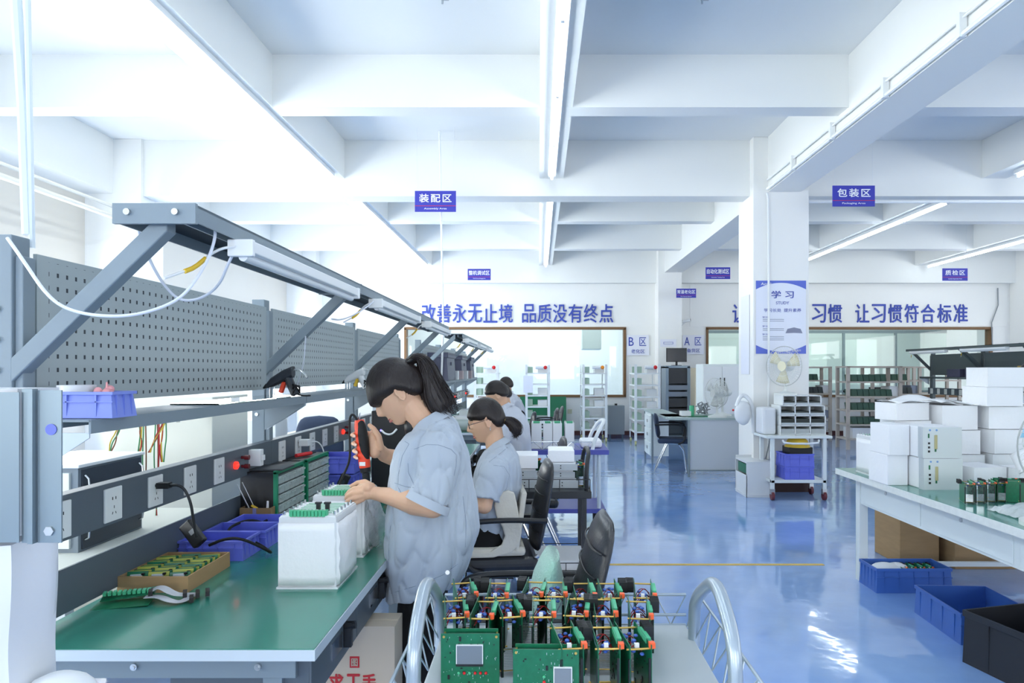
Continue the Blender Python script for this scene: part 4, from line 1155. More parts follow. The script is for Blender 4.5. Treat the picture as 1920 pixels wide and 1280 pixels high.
# ================================================================== right bench with white boxes
t = thing('packing_bench', 'white steel bench with green top on the right, piled with white boxes', 'workbench', (2.19, 1.2, 0))
LW, LD = 1.5, 3.84
m = MB(); m.mi = 1; m.box(0, LW, 0, LD, .738, .779); m.mi = 0; m.box(.003, LW - .003, .003, LD - .003, .779, .7805)
m.build('tabletop', [mat('pale green worn laminate', '#4b9488', .2, var=.05, vscale=4, coat=.3), mat('worn white edging', '#e3e7e4', .5, var=.05, vscale=30)], t)
M_wsteel = mat('white powder coat', '#e4ecec', .4, var=.02)
m = MB(); m.box(.10, .13, .05, LD - .12, .55, .738); m.box(.10, LW - .1, LD - .15, LD - .12, .55, .738); m.box(.1, LW - .1, .05, .08, .55, .738); m.build('apron', M_wsteel, t)
for x in (.09, LW - .16):
    for y in (.06, LD - .19):
        m = MB(); m.box(x, x + .06, y, y + .06, 0, .738); m.build('leg', M_wsteel, t, bevel=.002)
for k in range(4):
    y = LD - .60 - .80 * k
    m = MB(); m.box(.094, .10, y - .35, y + .40, .565, .725); d = m.build('drawer_front', M_wsteel, t, bevel=.002)
    m = MB(); m.cyl((.094, y + .05, .69), (.089, y + .05, .69), .012, seg=14); m.build('lock', M_screw, d)
m = MB(); m.box(.12, LW - .1, LD - .17, LD - .14, .10, .13); m.build('stretcher', M_wsteel, t)
TP = .7805


def port_unit(loc, label, rz=0):
    """box-shaped meter with a panel of ports on its near face, foam sleeve behind"""
    t = thing('meter_unit', label, 'enclosure', loc, rz); w, d, h = .235, .27, .188
    m = MB(); m.box(-w / 2, w / 2, 0, .004, 0, h); m.mi = 1; m.box(-w / 2, w / 2, -.0008, .0, .003, h - .003); m.build('port_panel', [M_encl, mat('pale panel', '#d5dcdc', .4)], t)
    m = MB(); m.box(-w / 2 + .002, w / 2 - .002, .004, d, 0, h - .001); m.build('foam_sleeve', M_foam, t, bevel=.006)
    m = MB(); m.box(-w / 2 - .001, -w / 2 + .001, .0, .05, 0.0, h); m.build('side_flange', mat('grey flange', '#b9c1c6', .4), t)
    m = MB(); m.obox((-.04, -.003, h * .52), (.018, .006, .085)); m.build('long_connector', mat('khaki connector', '#b9b184', .5), t, bevel=.004)
    m = MB(); m.obox((-.083, -.002, h * .72), (.008, .004, .026)); m.obox((-.042, -.002, h * .28), (.009, .004, .026)); m.build('green_port', mat('dark green port', '#2c6f4c', .4), t)
    for k in range(3):
        m = MB(); m.obox((-.081, -.002, h * (.48 - .13 * k)), (.011, .004, .012)); m.build('black_port', M_black, t)
    m = MB()
    for x in (-.075, -.035):
        m.cyl((x, -.001, h * .9), (x, -.003, h * .9), .006, seg=10)
    m.build('blue_mark', mat('pale blue mark', '#7aa3d8', .5), t)
    return t


p0 = port_unit((2.435, 4.11, TP), 'lower of the two nearest port-panel meters on the white bench')
dup(p0, (2.43, 4.11, TP + .190), 0, 'upper of the two nearest port-panel meters on the white bench')
wbox('foam_sleeve_box', (2.245, 4.27, TP), .13, .24, .19, 'lower foam-wrapped meter seen from the side, left of the port-panel meters')
wbox('foam_sleeve_box', (2.245, 4.25, TP + .19), .13, .24, .19, 'upper foam-wrapped meter seen from the side, left of the port-panel meters')
q = enclosure((2.36, 4.62, TP), 'leftmost white meter housing standing at the far corner of the white bench', 8); q.scale = (1, 1, 1.12)
WB = [  # x, y, z, w, d, h, rz, label
    (2.52, 4.55, 0.0, .23, .22, .19, 4, 'white carton behind the port-panel meters, bottom layer'),
    (2.50, 4.56, .19, .24, .22, .19, -3, 'white carton behind the port-panel meters, second layer'),
    (2.50, 4.56, .385, .26, .2, .115, 14, 'tilted white carton atop the left end of the pile'),
    (2.82, 4.50, 0.0, .25, .25, .16, 2, 'white carton in the middle of the bench, bottom layer'),
    (2.80, 4.52, .165, .24, .24, .155, -4, 'white carton in the middle of the bench, second layer'),
    (2.79, 4.52, .325, .25, .24, .16, 5, 'white carton in the middle of the pile, third layer'),
    (3.10, 4.45, 0.0, .27, .25, .17, -3, 'white carton right of the middle, bottom layer'),
    (3.10, 4.46, .175, .26, .25, .155, 6, 'white carton right of the middle, second layer'),
    (3.08, 4.47, .335, .25, .24, .145, -5, 'white carton right of the middle, third layer'),
    (3.04, 4.45, .485, .245, .24, .125, 3, 'large white carton under the topmost one of the pile'),
    (3.05, 4.44, .612, .25, .24, .125, -2, 'topmost white carton of the pile on the white bench'),
    (3.40, 4.40, 0.0, .26, .25, .18, 5, 'white carton at the right end, bottom layer'),
    (3.38, 4.42, .182, .26, .25, .16, -4, 'white carton at the right end, second layer'),
    (3.36, 4.42, .344, .26, .24, .15, 2, 'white carton at the right end, third layer'),
    (2.74, 4.14, 0.0, .22, .22, .13, 8, 'low white carton just right of the port-panel meters'),
    (2.98, 4.02, 0.0, .27, .22, .13, -6, 'low white carton beneath the tilted foam tray'),
]
for i, (x, y, z, w_, d_, h_, rz, lb) in enumerate(WB): wbox('white_carton', (x, y, TP + z), w_, d_, h_, lb, R(rz), M_foam, flaps=1, bevel=.006)
for (x, y, z, w_, d_, rx, ry, rz, lb) in ((2.50, 4.55, .508, .28, .22, 4, -6, 10, 'thin white sheet lying over the left end of the carton pile'), (2.80, 4.53, .49, .3, .24, -3, 3, -6, 'curled white sheet lying over the middle of the carton pile'), (2.70, 4.5, .498, .2, .2, 3, 2, 20, 'small white sheet between the two larger ones on the pile')):
    m = MB(); rg = []
    for j in range(9): rg.append([Vector((-w_ / 2 + w_ * k / 8, -d_ / 2 + d_ * j / 8, .012 * sin(k * .7 + j * .4))) for k in range(9)])
    m.loft(rg, caps=False, closed=False); o = m.build('foam_sheet', M_foam, smooth=True); o.location = (x, y + .1, TP + z + .01); o.rotation_euler = (R(rx), R(ry), R(rz)); tag(o, lb, 'foam sheet'); o.modifiers.new('s', 'SOLIDIFY').thickness = .002
m = MB(); rg = []
for j in range(7):
    rg.append([Vector((-.13 + .26 * k / 8, .16 * (j / 6) - .08, .05 * (1 - (2 * k / 8 - 1) ** 2) + .03 * j / 6)) for k in range(9)])
m.loft(rg, caps=False, closed=False); o = m.build('foam_tray', M_foam, smooth=True); o.location = (2.98, 4.06, TP + .16); o.rotation_euler = (R(25), R(-8), R(-20)); tag(o, 'arched white foam tray leaning over the low carton', 'foam tray'); o.modifiers.new('s', 'SOLIDIFY').thickness = .006
# a heap of boards and film
for k in range(5):
    q = dup(md0 if k % 2 else md1, (2.31 + .068 * k, 3.66 + .015 * k, TP + .002), R(-20), 'green circuit module, %s from the left in the row lying on the white bench' % ORD[k]); q.scale = (.8, .9, .72); q['group'] = 'circuit modules on the white bench'
for k in range(3):
    q = dup(md1, (2.62 + .10 * k, 3.72, TP + .002), R(70 + 8 * k), 'green circuit board standing behind the row on the white bench, %s from the left' % ORD[k]); q.scale = (.8, .8, .8); q['group'] = 'circuit modules on the white bench'
m = MB()
rr = random.Random(11); rg = []
for j in range(14):
    rg.append([Vector((-.17 + .34 * k / 15, -.13 + .26 * j / 13, max(.0, .055 * sin(pi * j / 13) * sin(pi * k / 15) ** .5 + .02 * noise.noise(Vector((k * .6, j * .7, 3)))))) for k in range(16)])
m.loft(rg, caps=False, closed=False); o = m.build('bubble_film', mat('crumpled clear film', '#eaf0f4', .25, alpha=.65, bump=.8, bscale=50), smooth=True); o.location = (2.48, 3.40, TP + .004); tag(o, 'crumpled clear bubble film on the white bench in front of the boards', 'bubble film')

# desk fan at the right edge
M_fanw = mat('fan white', '#dfe4e2', .35)


def fan(label, loc, rz, r=.2, blade=None, pole=.3, tilt=0, m_=None):
    m_ = m_ or M_fanw; t = thing('desk_fan', label, 'fan', loc, rz)
    m = MB(); m.lathe([(.13, 0), (.13, .02), (.03, .045), (.018, .06), (.016, pole - .02)], seg=24); m.build('base', m_, t, smooth=True)
    m = MB(); m.sph((0, .07, pole), (.06, .09, .06), 18, 10); m.build('motor', m_, t, smooth=True)
    zc = pole; m = MB()
    for s_ in (-1, 1):
        for q in (.25, .5, .75, 1.0): m.tube([(r * q * cos(a), -.04 + s_ * .035 * (1 - q ** 3), zc + r * q * sin(a)) for a in [2 * pi * i / 32 for i in range(33)]], .0018 if q < 1 else .004, seg=5)
        for i in range(44):
            a = 2 * pi * i / 44; m.tube([(r * q * cos(a + q * .25), -.04 + s_ * .035 * (1 - q ** 3), zc + r * q * sin(a + q * .25)) for q in (.2, .45, .7, .9, 1)], .0013, seg=4)
    m.build('cage', m_, t, smooth=True)
    m = MB(); m.cyl((0, -.082, zc), (0, -.076, zc), r * .24, seg=24); m.build('badge', blade or m_, t)
    m = MB()
    for i in range(3):
        a0 = 2 * pi * i / 3; g = []
        for q in (.18, .45, .7, .88):
            g.append([Vector((r * q * cos(a0 + d), -.04 + .02 * d, zc + r * q * sin(a0 + d))) for d in (0, .3, .6, .85)])
        m.loft(g, caps=False, closed=False)
    o = m.build('blades', blade or mat('translucent blade', '#dfe3dc', .25, alpha=.8), t, smooth=True); o.modifiers.new('s', 'SOLIDIFY').thickness = .003
    return t


fan('desk fan with pale blue blades cut by the right edge, standing on the white bench', (2.372, 3.15, TP), R(4), .205, mat('sky blue blade', '#a8dcf2', .3), .375)

# crates and cartons on the floor
t = bin_('storage_crate', (2.53, 4.60, 0), .50, .24, .165, 'blue slatted crate on the floor by the white bench leg, holding boards and bags', M_crate, 0, 5, 'crate')
for k in range(4):
    q = dup(md0, (2.50 + .06 * k, 4.66, .045), R(0), 'green board in the blue crate on the floor, %s from the left' % ORD[k]); q.scale = (.7, .9, .7); q['group'] = 'boards in the floor crate'
m = MB(); m.sph((0, 0, 0), (.1, .1, .05), 14, 8); m.sph((.09, .02, .0), (.08, .08, .045), 14, 8); o = m.build('plastic_bags', mat('milky foam film', '#eff2f6', .45), smooth=True); o.location = (2.40, 4.72, .12); tag(o, 'white plastic bags in the left half of the blue floor crate', 'bags')
bin_('storage_crate', (2.52, 3.72, 0), .42, .5, .17, 'blue crate on the floor partly behind the black crate, lower right', M_crate, R(-3), 4, 'crate')
t = bin_('storage_crate', (2.62, 3.02, 0), .60, .58, .27, 'large black crate on the floor in the lower right corner', mat('black crate plastic', '#2c2e33', .45), R(14), 2, 'crate')
m = MB(); m.obox((-.24, -.001, .20), (.09, .006, .035)); m.build('handle_slot', M_rubber, t, bevel=.002)
m = MB(); rg = []
for j in range(10): rg.append([Vector((-.12 + .24 * k / 9, -.12 + .24 * j / 9, .08 * noise.noise(Vector((k * .5, j * .5, 9))) + .06 * sin(pi * k / 9))) for k in range(10)])
m.loft(rg, caps=False, closed=False); o = m.build('film_scrap', mat('crumpled clear film', '#eaf0f4', .25, alpha=.65, bump=.8, bscale=50), smooth=True); o.location = (2.62, 3.30, .24); tag(o, 'crumpled clear film poking out of the black crate', 'film scrap')
for x, y, w_, d_, h_, lb in ((2.93, 5.25, .30, .4, .48, 'light tan cardboard carton on the floor beneath the white bench'), (3.42, 5.15, .56, .45, .46, 'shadowed brown carton right of the light tan one under the bench'), (2.98 + 1.1, 5.2, .5, .45, .40, 'farthest right brown carton under the white bench')):
    wbox('cardboard_carton', (x, y, 0), w_, d_, h_, lb, 0, M_brown)

# ================================================================== by the near column
t = thing('supply_trolley', 'white two-shelf trolley on red-brown castors in front of the near column', 'trolley', (3.0, 7.85, 0))
m = MB(); m.box(-.38, .38, 0, .46, .715, .745); m.build('top_shelf', M_wsteel, t, bevel=.004)
m = MB(); m.box(-.32, .32, .02, .44, .20, .235); m.build('lower_shelf', M_wsteel, t, bevel=.004)
for x in (-.32, .28):
    for y in (.02, .40):
        m = MB(); m.box(x, x + .04, y, y + .04, .13, .715); m.build('leg', M_wsteel, t)
        m = MB(); m.cyl((x + .005, y + .02, .05), (x + .035, y + .02, .05), .05, seg=20); c_ = m.build('castor', mat('dark red castor', '#6b2f36', .4), t, smooth=True)
        m = MB(); m.box(x - .005, x + .045, y, y + .04, .07, .13); m.build('fork', M_screw, c_)
m = MB(); m.tube([(-.2, -.01, .70), (-.18, -.03, .66), (.20, -.03, .66), (.22, -.01, .70)], .012, smooth=1); m.build('handle', M_white, t, smooth=True)
M_clr = mat('clear box', '#dfe8ea', .15, alpha=.6)
WBX = mat('white drawer shell', '#e6ebec', .35)
for r, (z, cols, x0, x1) in enumerate(((.745, 3, -.19, .33), (.862, 3, -.19, .33), (.978, 3, -.19, .32), (1.094, 3, -.16, .28))):
    t = thing('drawer_rack', 'white three-drawer box rack with dark contents, %s of four tiers on the trolley' % ['lowest', 'second', 'third', 'top'][r], 'drawer rack', (3.0, 7.93, z))
    m = MB(); cw = (x1 - x0) / cols
    for c in range(cols + 1): m.box(x0 + c * cw - .006, x0 + c * cw + .006, 0, .3, 0, .113)
    m.box(x0, x1, 0, .3, 0, .008).box(x0, x1, 0, .3, .105, .114); m.box(x0, x1, .29, .3, 0, .11); m.build('shell', WBX, t)
    for c in range(cols):
        m = MB(); m.box(x0 + c * cw + .012, x0 + (c + 1) * cw - .012, .004, .27, .010, .05 if r > 1 else .075)
        m.build('contents', M_clr if r == 0 else mat('dark drawer contents', '#2d332f', .5), t)
        m = MB(); m.box(x0 + c * cw + .008, x0 + (c + 1) * cw - .008, -.004, .0, .01, .03); m.build('drawer_front', M_clr, t)
wbox('bag_bundle', (2.70, 7.98, .745), .16, .28, .32, 'tall bundle in clear plastic at the left end of the trolley', m_=mat('milky foam film', '#eff2f6', .45), bevel=.03, cat='bundle')
fan('large white desk fan standing on the drawer racks before the column', (2.93, 8.10, 1.209), R(-52), .235, mat('cream blade', '#ece8c8', .3, alpha=.75), .34)
for z, lb in ((.235, 'lower violet-blue crate on the trolley\'s lower shelf'), (.385, 'upper violet-blue crate on the trolley\'s lower shelf')):
    bin_('storage_crate', (3.02, 7.9, z), .33, .3, .148, lb, M_bluebin, 0, 3, 'crate')
wbox('equipment_case', (3.05, 7.93, .52), .27, .24, .085, 'black case resting on the violet-blue crates', m_=M_black, cat='case')
t = thing('hard_hat', 'yellow hard hat on top of the black case on the trolley', 'helmet', (3.03, 8.0, .606))
m = MB(); m.lathe([(.145, 0), (.14, .01), (.13, .03), (.115, .075), (.08, .11), (.04, .125), (.001, .128)], seg=28); m.build('shell', mat('yellow plastic', '#e2d62a', .3), t, smooth=True)
m = MB(); m.cyl((.05, -.125, .045), (.05, -.132, .045), .015); m.build('knob', M_screw, t)
t = thing('machine_housing', 'pale grey open-fronted machine box on the floor against the column\'s left side', 'machine', (2.47, 8.05, 0))
m = MB(); m.tray(-.02, .30, 0, .45, .0, .03); m.box(-.02, .30, 0, .012, 0, .40); m.box(.288, .30, 0, .45, 0, .42); m.box(-.02, .30, .438, .45, 0, .45); m.box(-.02, .3, 0, .45, .40, .42); m.box(-.02, -.01, 0, .45, 0, .26); m.build('casing', M_encl, t, bevel=.003)
m = MB(); m.box(.0, .02, .03, .4, .27, .38); m.build('green_board', M_pcb, t)
t = thing('plastic_bag', 'white plastic bag hanging on the near column\'s left side', 'bag', (2.50, 8.35, .98))
m = MB(); m.sph((0, 0, 0), (.10, .07, .15), 18, 10); o = m.build('bag', mat('milky foam film', '#eff2f6', .45), t, smooth=True); displace(o, lambda c, n: .018 * noise.noise(c * 14))
m = MB(); m.tube([(-.08, 0, .08), (-.04, 0, .2), (.03, 0, .22), (.12, .0, .10), (.13, 0, -.25)], .025, smooth=2); m.build('strap', M_white, t, smooth=True)
m = MB(); m.tube([(2.85, 8.39, .75), (2.83, 8.38, .6), (2.78, 8.36, .42), (2.74, 8.34, .3), (2.78, 8.34, .1)], .008, smooth=2)
tag(m.build('power_cable', mat('grey cable', '#8d9499', .5), smooth=True), 'grey cable dangling at the foot of the near column', 'cable')

# inspection desk left of the column
t = thing('inspection_desk', 'grey desk with panel front and drawers, left of the near column', 'desk', (1.82, 9.6, 0))
m = MB(); m.box(0.02, 1.25, 0, .9, .80, .83); m.box(0.0, .32, .3, 2.2, .80, .83); m.build('tabletop', mat('grey desk top', '#a9bab8', .4), t)
m = MB(); m.box(.30, 1.25, .02, .04, .10, .80); m.build('front_panel', mat('pale grey panel', '#c6ccd2', .5), t)
m = MB(); m.box(.28, .31, 0, .03, 0, .80); m.box(1.22, 1.25, 0, .03, 0, .8); m.box(.0, .03, 1.4, 1.43, 0, .8); m.box(.3, 1.25, .0, .03, .08, .10); m.box(0.0, .03, 2.15, 2.18, 0, .8); m.build('frame', mat('grey aluminium', '#8b989c', .4, .3), t)
for k in range(3):
    m = MB(); m.box(-.005, .01, 1.55, 2.1, .12 + k * .22, .32 + k * .22); d = m.build('drawer', M_wsteel, t, bevel=.003)
    m = MB(); m.box(-.012, -.005, 1.75, 1.85, .2 + k * .22, .25 + k * .22); m.build('drawer_handle', M_screw, d)
m = MB(); m.box(.01, .3, 1.53, 2.12, .1, .8); m.build('pedestal', M_wsteel, t)
ch = office_chair('task_chair', 'dark blue chair drawn up at the left side of the inspection desk', (1.98, 10.2, 0), R(170), .86, 8, M_navy, .42)
fan('small white fan standing on the grey desk left of the column, nearer one', (2.55, 9.75, .83), R(-65), .22, mat('grey blade', '#c8cccb', .3, alpha=.75), .34)
fan('second white fan on the grey desk, behind the nearer one', (2.72, 10.1, .83), R(-70), .2, mat('grey blade', '#c8cccb', .3, alpha=.75), .34)
t = thing('test_fixture', 'green and white test fixture with a tangle of parts on the grey desk', 'fixture', (2.2, 9.8, .83))
m = MB(); m.box(-.05, .4, 0, .4, 0, .012); m.build('mat', M_pcb, t)
m = MB(); m.cyl((.02, .1, .01), (.02, .1, .16), .035); m.build('green_cup', M_term, t, smooth=True)
m = MB(); rr = random.Random(4)
for k in range(16): m.tube([(.1 + rr.random() * .2, .1 + rr.random() * .2, .02 + rr.random() * .2) for _ in range(3)], .008, seg=6, smooth=1)
m.build('cables', mat('grey cable', '#8d9499', .5), t, smooth=True)
m = MB(); m.box(-.14, .0, .05, .2, .012, .08); m.build('paper_stack', M_white, t)
t = thing('storage_cabinet', 'tall white two-door cabinet behind the inspection desk', 'cabinet', (2.75, 11.0, 0))
m = MB(); m.box(-.1, .52, 0, .5, .0, 1.6); m.build('body', M_wsteel, t, bevel=.004)
for x in (-.095, .21):
    m = MB(); m.box(x, x + .3, -.01, 0, .05, 1.56); d = m.build('door', M_white, t, bevel=.003)
    hx = x + (.27 if x < 0 else .03); m = MB(); m.box(hx - .008, hx + .008, -.02, -.01, 1.25, 1.38); m.build('handle', M_black, d)
m = MB(); m.sph((.38, -.015, .86), .018, 10, 6); m.build('red_button', M_red, t, smooth=True)

# ================================================================== far end
t = thing('equipment_rack', 'blue-grey instrument rack with black screens at the far column', 'rack', (2.98, 14.6, 0))
m = MB(); m.box(-.26, -.2, 0, .6, 0, 1.58); m.box(.2, .26, 0, .6, 0, 1.58); m.box(-.26, .26, 0, .6, 1.55, 1.6); m.box(-.26, .26, .55, .6, 0, 1.58); m.box(-.26, .26, 0, .6, .0, .1); m.build('cabinet', mat('blue grey rack', '#8d9eac', .4), t)
for z, h_, dk in ((1.22, .32, 1), (1.08, .1, 0), (.94, .1, 0), (.72, .18, 1), (.5, .18, 1)):
    m = MB(); m.box(-.2, .2, .01, .4, z, z + h_); m.build('instrument', mat('instrument black', '#2a2e33', .35) if dk else mat('instrument grey', '#8792a0', .4), t)
t = thing('monitor', 'black computer monitor standing on the instrument rack', 'monitor', (2.97, 14.7, 1.6))
m = MB(); m.box(-.22, .22, 0, .03, .08, .38); m.mi = 1; m.box(-.205, .205, -.002, 0, .095, .365); m.build('screen', [M_black, mat('dark screen glass', '#23262b', .15)], t)
m = MB(); m.box(-.02, .02, 0, .03, .0, .1); m.box(-.1, .1, -.05, .1, 0, .012); m.build('stand', M_black, t)


def board_rack(label, loc, w=.5, d=.7, h=1.62, tiers=5, rz=0, lamp=M_red, seed=1, handle=True):
    t = thing('board_rack', label, 'rack', loc, rz); rr = random.Random(seed); M_rk = mat('white rack tube', '#e2e8ea', .4)
    for x in (-w / 2, w / 2 - .05):
        for y in (0, d - .03):
            m = MB(); m.box(x, x + (.05 if y == 0 else .02), y, y + .03, .1, h); m.build('post', M_rk, t)
            m = MB(); m.cyl((x + .01, y + .02, .045), (x + .04, y + .02, .045), .045, seg=14); m.build('castor', mat('pale castor', '#c9c88f', .4), t, smooth=True)
    for k in range(tiers):
        z = .25 + (h - .45) * k / (tiers - 1)
        m = MB(); m.box(-w / 2, w / 2, 0, d, z, z + .025); sh = m.build('shelf', M_rk, t)
        m = MB(); nn = 7
        for q in range(nn): y = .05 + (d - .12) * q / nn; m.box(-w / 2 + .03, -w / 2 + .15, y, y + .01, z + .025, z + .025 + .13)
        m.build('boards', mat('pale green boards', '#a9c2b0', .4), t)
        if rr.random() < .75:
            m = MB(); m.box(.0, w / 2 - .06, .1, .4, z + .025, z + .025 + rr.uniform(.08, .18)); m.build('white_box', M_encl, t, bevel=.003)
    m = MB(); m.cyl((-.05, .03, h - .06), (.12, .03, h - .06), .035); m.build('signal_lamp_body', M_white, t, smooth=True)
    m = MB(); m.sph((.16, .03, h - .06), .04, 12, 8); m.build('signal_lamp', lamp, t, smooth=True)
    return t


r0 = board_rack('white wheeled board rack at the right end of the left far window', (2.17, 13.6, 0), .52, .75, 1.62, 6)
for x, y, lb, lm in ((1.17, 14.2, 'white wheeled board rack with orange lamp before the window, right of centre', 1), (-.02, 14.3, 'white wheeled board rack with red lamp before the middle of the window', 0), (-1.1, 14.3, 'white wheeled board rack with red lamp at the left, behind the far benches', 0)):
    q = dup(r0, (x, y, 0), 0, lb)
    if lm:
        for o in COL.objects:
            if o.parent == q and o.name.startswith('signal_lamp.'):
                o.data = o.data.copy(); o.data.materials[0] = mat('orange lamp', '#ff9a2a', .3)
t = thing('floor_cabinet', 'small grey steel cabinet on feet against the far wall', 'cabinet', (1.72, 15.1, 0))
m = MB(); m.box(-.18, .18, 0, .4, .08, .72); m.box(-.15, .15, .003, .02, .12, .66); m.build('body', mat('grey cabinet', '#98a2a8', .45), t, bevel=.004)
m = MB(); m.cyl((0, .1, .72), (0, .1, .76), .03); m.build('knob', M_black, t)
for x in (-.16, .12):
    m = MB(); m.box(x, x + .04, .02, .06, 0, .08); m.build('foot', M_dark, t)
m = MB(); m.box(-.05, .05, -.02, 0, -.05, .05); o = m.build('wall_outlet', mat('cream outlet', '#cfcbb4', .5), bevel=.004); o.location = (.72, 15.8, .55); tag(o, 'cream outlet box on the far wall under the window', 'outlet')
t = thing('wooden_shelf', 'cream open shelf holding green boards, behind the inspection desk', 'shelf', (3.55, 14.2, 0))
m = MB()
for x in (-.28, .28): m.box(x - .02, x + .02, 0, .4, 0, 1.55)
m.build('side', mat('cream shelf', '#d9cfb6', .5), t)
for z in (.4, .75, 1.1, 1.5):
    m = MB(); m.box(-.28, .28, 0, .4, z, z + .03); m.build('shelf', mat('cream shelf', '#d9cfb6', .5), t)
    if z < 1.4:
        m = MB()
        for k in range(8): m.box(-.22 + k * .055, -.19 + k * .055, .02, .3, z + .03, z + .25)
        m.build('boards', mat('muted green boards', '#6fa588', .5), t)
m = MB(); m.box(-.27, .27, .38, .4, .4, 1.5); m.build('back', mat('shelf back', '#8a7a66', .6), t)

# wall cameras
for lb, loc, d in (('white wall camera on the far column, pointing right', (3.31, 15.5, 2.60), 1), ('white wall camera above the perforated panel on the left column', (-5.02, 8.44, 2.62), -1)):
    t = thing('security_camera', lb, 'camera', loc)
    m = MB(); m.tube([(-.1 * d, .05, -.08), (-.03 * d, 0, -.06), (0, 0, 0)] if d > 0 else [(0, 0, 0), (0, .03, -.03), (0, .06, -.04)], .018, smooth=1); m.build('bracket', M_white, t, smooth=True)
    m = MB(); m.cyl((-.05 * d, 0, .0), (.12 * d, -.06, .04), .035, .04, seg=16); m.build('body', M_white, t, smooth=True)
    m = MB(); m.cyl((.12 * d, -.06, .04), (.125 * d, -.062, .041), .028, seg=16); m.build('lens', M_black, t)

# long beige shelving with board holders behind the column
M_rack = mat('beige steel rack', '#b9b0a6', .5)


def shelving(label, loc, w=1.25, d=.5, h=1.58, rz=0, seed=1):
    t = thing('storage_shelving', label, 'shelving', loc, rz); rr = random.Random(seed)
    for x in (-w / 2, w / 2 - .06):
        for y in (0, d - .05):
            m = MB(); m.box(x, x + .06, y, y + .05, 0, h); m.build('post', M_rack, t)
    for z in (.18, .45, .72, .98, 1.26, h - .03):
        m = MB(); m.box(-w / 2, w / 2, 0, d, z, z + .03); m.build('shelf', M_rack, t)
    return t


def holder(loc, label, n, m_, rz=0, h=.13, grp=None):
    """row of ribbed board holders"""
    m = MB()
    for k in range(n): m.loft([[Vector((k * .11 + a, b, 0)) for a, b in ((0, 0), (.1, 0), (.1, .3), (0, .3))], [Vector((k * .11 - .02 + a, b, h)) for a, b in ((0, 0), (.1, 0), (.1, .3), (0, .3))]])
    o = m.build('board_holder', m_); o.location = loc; o.rotation_euler.z = rz
    return tag(o, label, 'board holder', grp)


M_hg = mat('dark green holder', '#39584a', .5); M_hd = mat('dark grey holder', '#3d4446', .5)
s0 = shelving('beige shelving just right of the near column', (6.35, 12.9, 0), 1.05)
names = ['beige shelving just right of the near column', 'beige shelving, middle unit right of the near column', 'beige shelving unit touching the dark pegboard row']
dup(s0, (7.5, 14.3, 0), 0, names[1]); s0['label'] = names[0]; dup(s0, (5.75, 14.6, 0), 0, 'rear beige shelving close behind the near column'); dup(s0, (8.7, 14.9, 0), 0, names[2])
for i, (x, y) in enumerate(((6.35, 12.9), (7.5, 14.3), (5.75, 14.6))):
    for j, z in enumerate((.48, .75, 1.01, 1.29)):
        holder((x - .40, y + .05, z), 'row of ribbed board holders, %s shelf up on the %s beige shelving' % (ORD[j + 1], ['nearest', 'middle', 'rear'][i]), 6 if j % 2 else 7, M_hg if i == 0 or j == 3 else M_hd)
for i, (x, y, w_) in enumerate(((6.35, 12.9, .8), (7.5, 14.3, .8))):
    wbox('pale_carton', (x, y + .04, .21), w_, .4, .2, 'long pale carton on the bottom shelf of the %s beige shelving' % ['nearest', 'middle'][i], m_=M_encl)
# office chair back dark, by the white cartons
office_chair('mesh_chair', 'dark navy chair whose back rises behind the white cartons', (4.75, 8.6, 0), R(-80), 1.12, 6, mat('dark navy mesh', '#1d2431', .7), .40)
# things on the dark right bench row
for k in range(3):
    x = 7.95
    t = wbox('dark_bin', (7.87, 12.7 + .55 * k - 1.2, 1.374), .2, .4, .15, 'dark storage bin on the right row\'s upper shelf, %s from the viewer' % ORD[k], m_=mat('dark violet bin', '#45455c', .5), cat='bin')
for k in range(2):
    wbox('document_box', (7.86, 10.9 - .35 * k, 1.374), .16, .2, .2, ['tan document box on the right row\'s shelf', 'grey document box next to the tan one on the right row\'s shelf'][k], m_=(mat('tan card', '#b89b55', .6), mat('blue grey card', '#8f9ab0', .5))[k])
wbox('white_device', (7.6, 12.0, .781), .3, .6, .16, 'white device box on the dark right bench top', m_=M_encl, cat='device')

# dark totes on the second left row's shelf
for k, (y, lb) in enumerate(((8.35, 'nearest dark grey tote on the far left row\'s shelf'), (9.9, 'second dark grey tote on the far left row\'s shelf'), (11.2, 'third and smallest-looking dark grey tote on the far left row'))):
    t = thing('storage_tote', lb, 'tote', (-1.24, y, 1.374)); mt = mat('dark violet tote', '#5a5d72', .45)
    m = MB(); m.tray(-.12, .12, 0, .75 - .1 * k, 0, .32, t=.006, rim=.015, taper=-.015); m.build('body', mt, t, bevel=.003)
    m = MB(); m.box(-.135, .135, -.015, .765 - .1 * k, .32, .345); m.build('lid', mt, t, bevel=.004)
    m = MB(); m.box(.12, .137, .3, .45, .19, .23); m.build('handle', mt, t)
for k in range(4):
    wbox('instrument', (-1.15 + .02 * k, 9.2 + .42 * k, 1.374), .12, .14, .12, 'small pale instrument on the far left shelf between the totes, %s from the viewer' % ORD[k], m_=(M_encl, mat('rose grey', '#b9a9ad', .5))[k % 2], cat='instrument')
for k in range(5):
    wbox('meter_box', (-.95, 8.2 + .9 * k, .781), .22, .3, .16 + .03 * (k % 2), 'pale equipment box on the far left bench tops, %s from the viewer' % ORD[k], m_=M_encl, cat='box')
t = thing('green_panel_stack', 'stack of green boards standing against the far wall below the window', 'board stack', (.1, 15.5, 0))
m = MB()
for k in range(3): m.obox((.0, .0 + .05 * k, .45), (1.05, .02, .9), (R(-6), 0, 0))
m.build('boards', mat('deep green panel', '#1f7a55', .4), t)
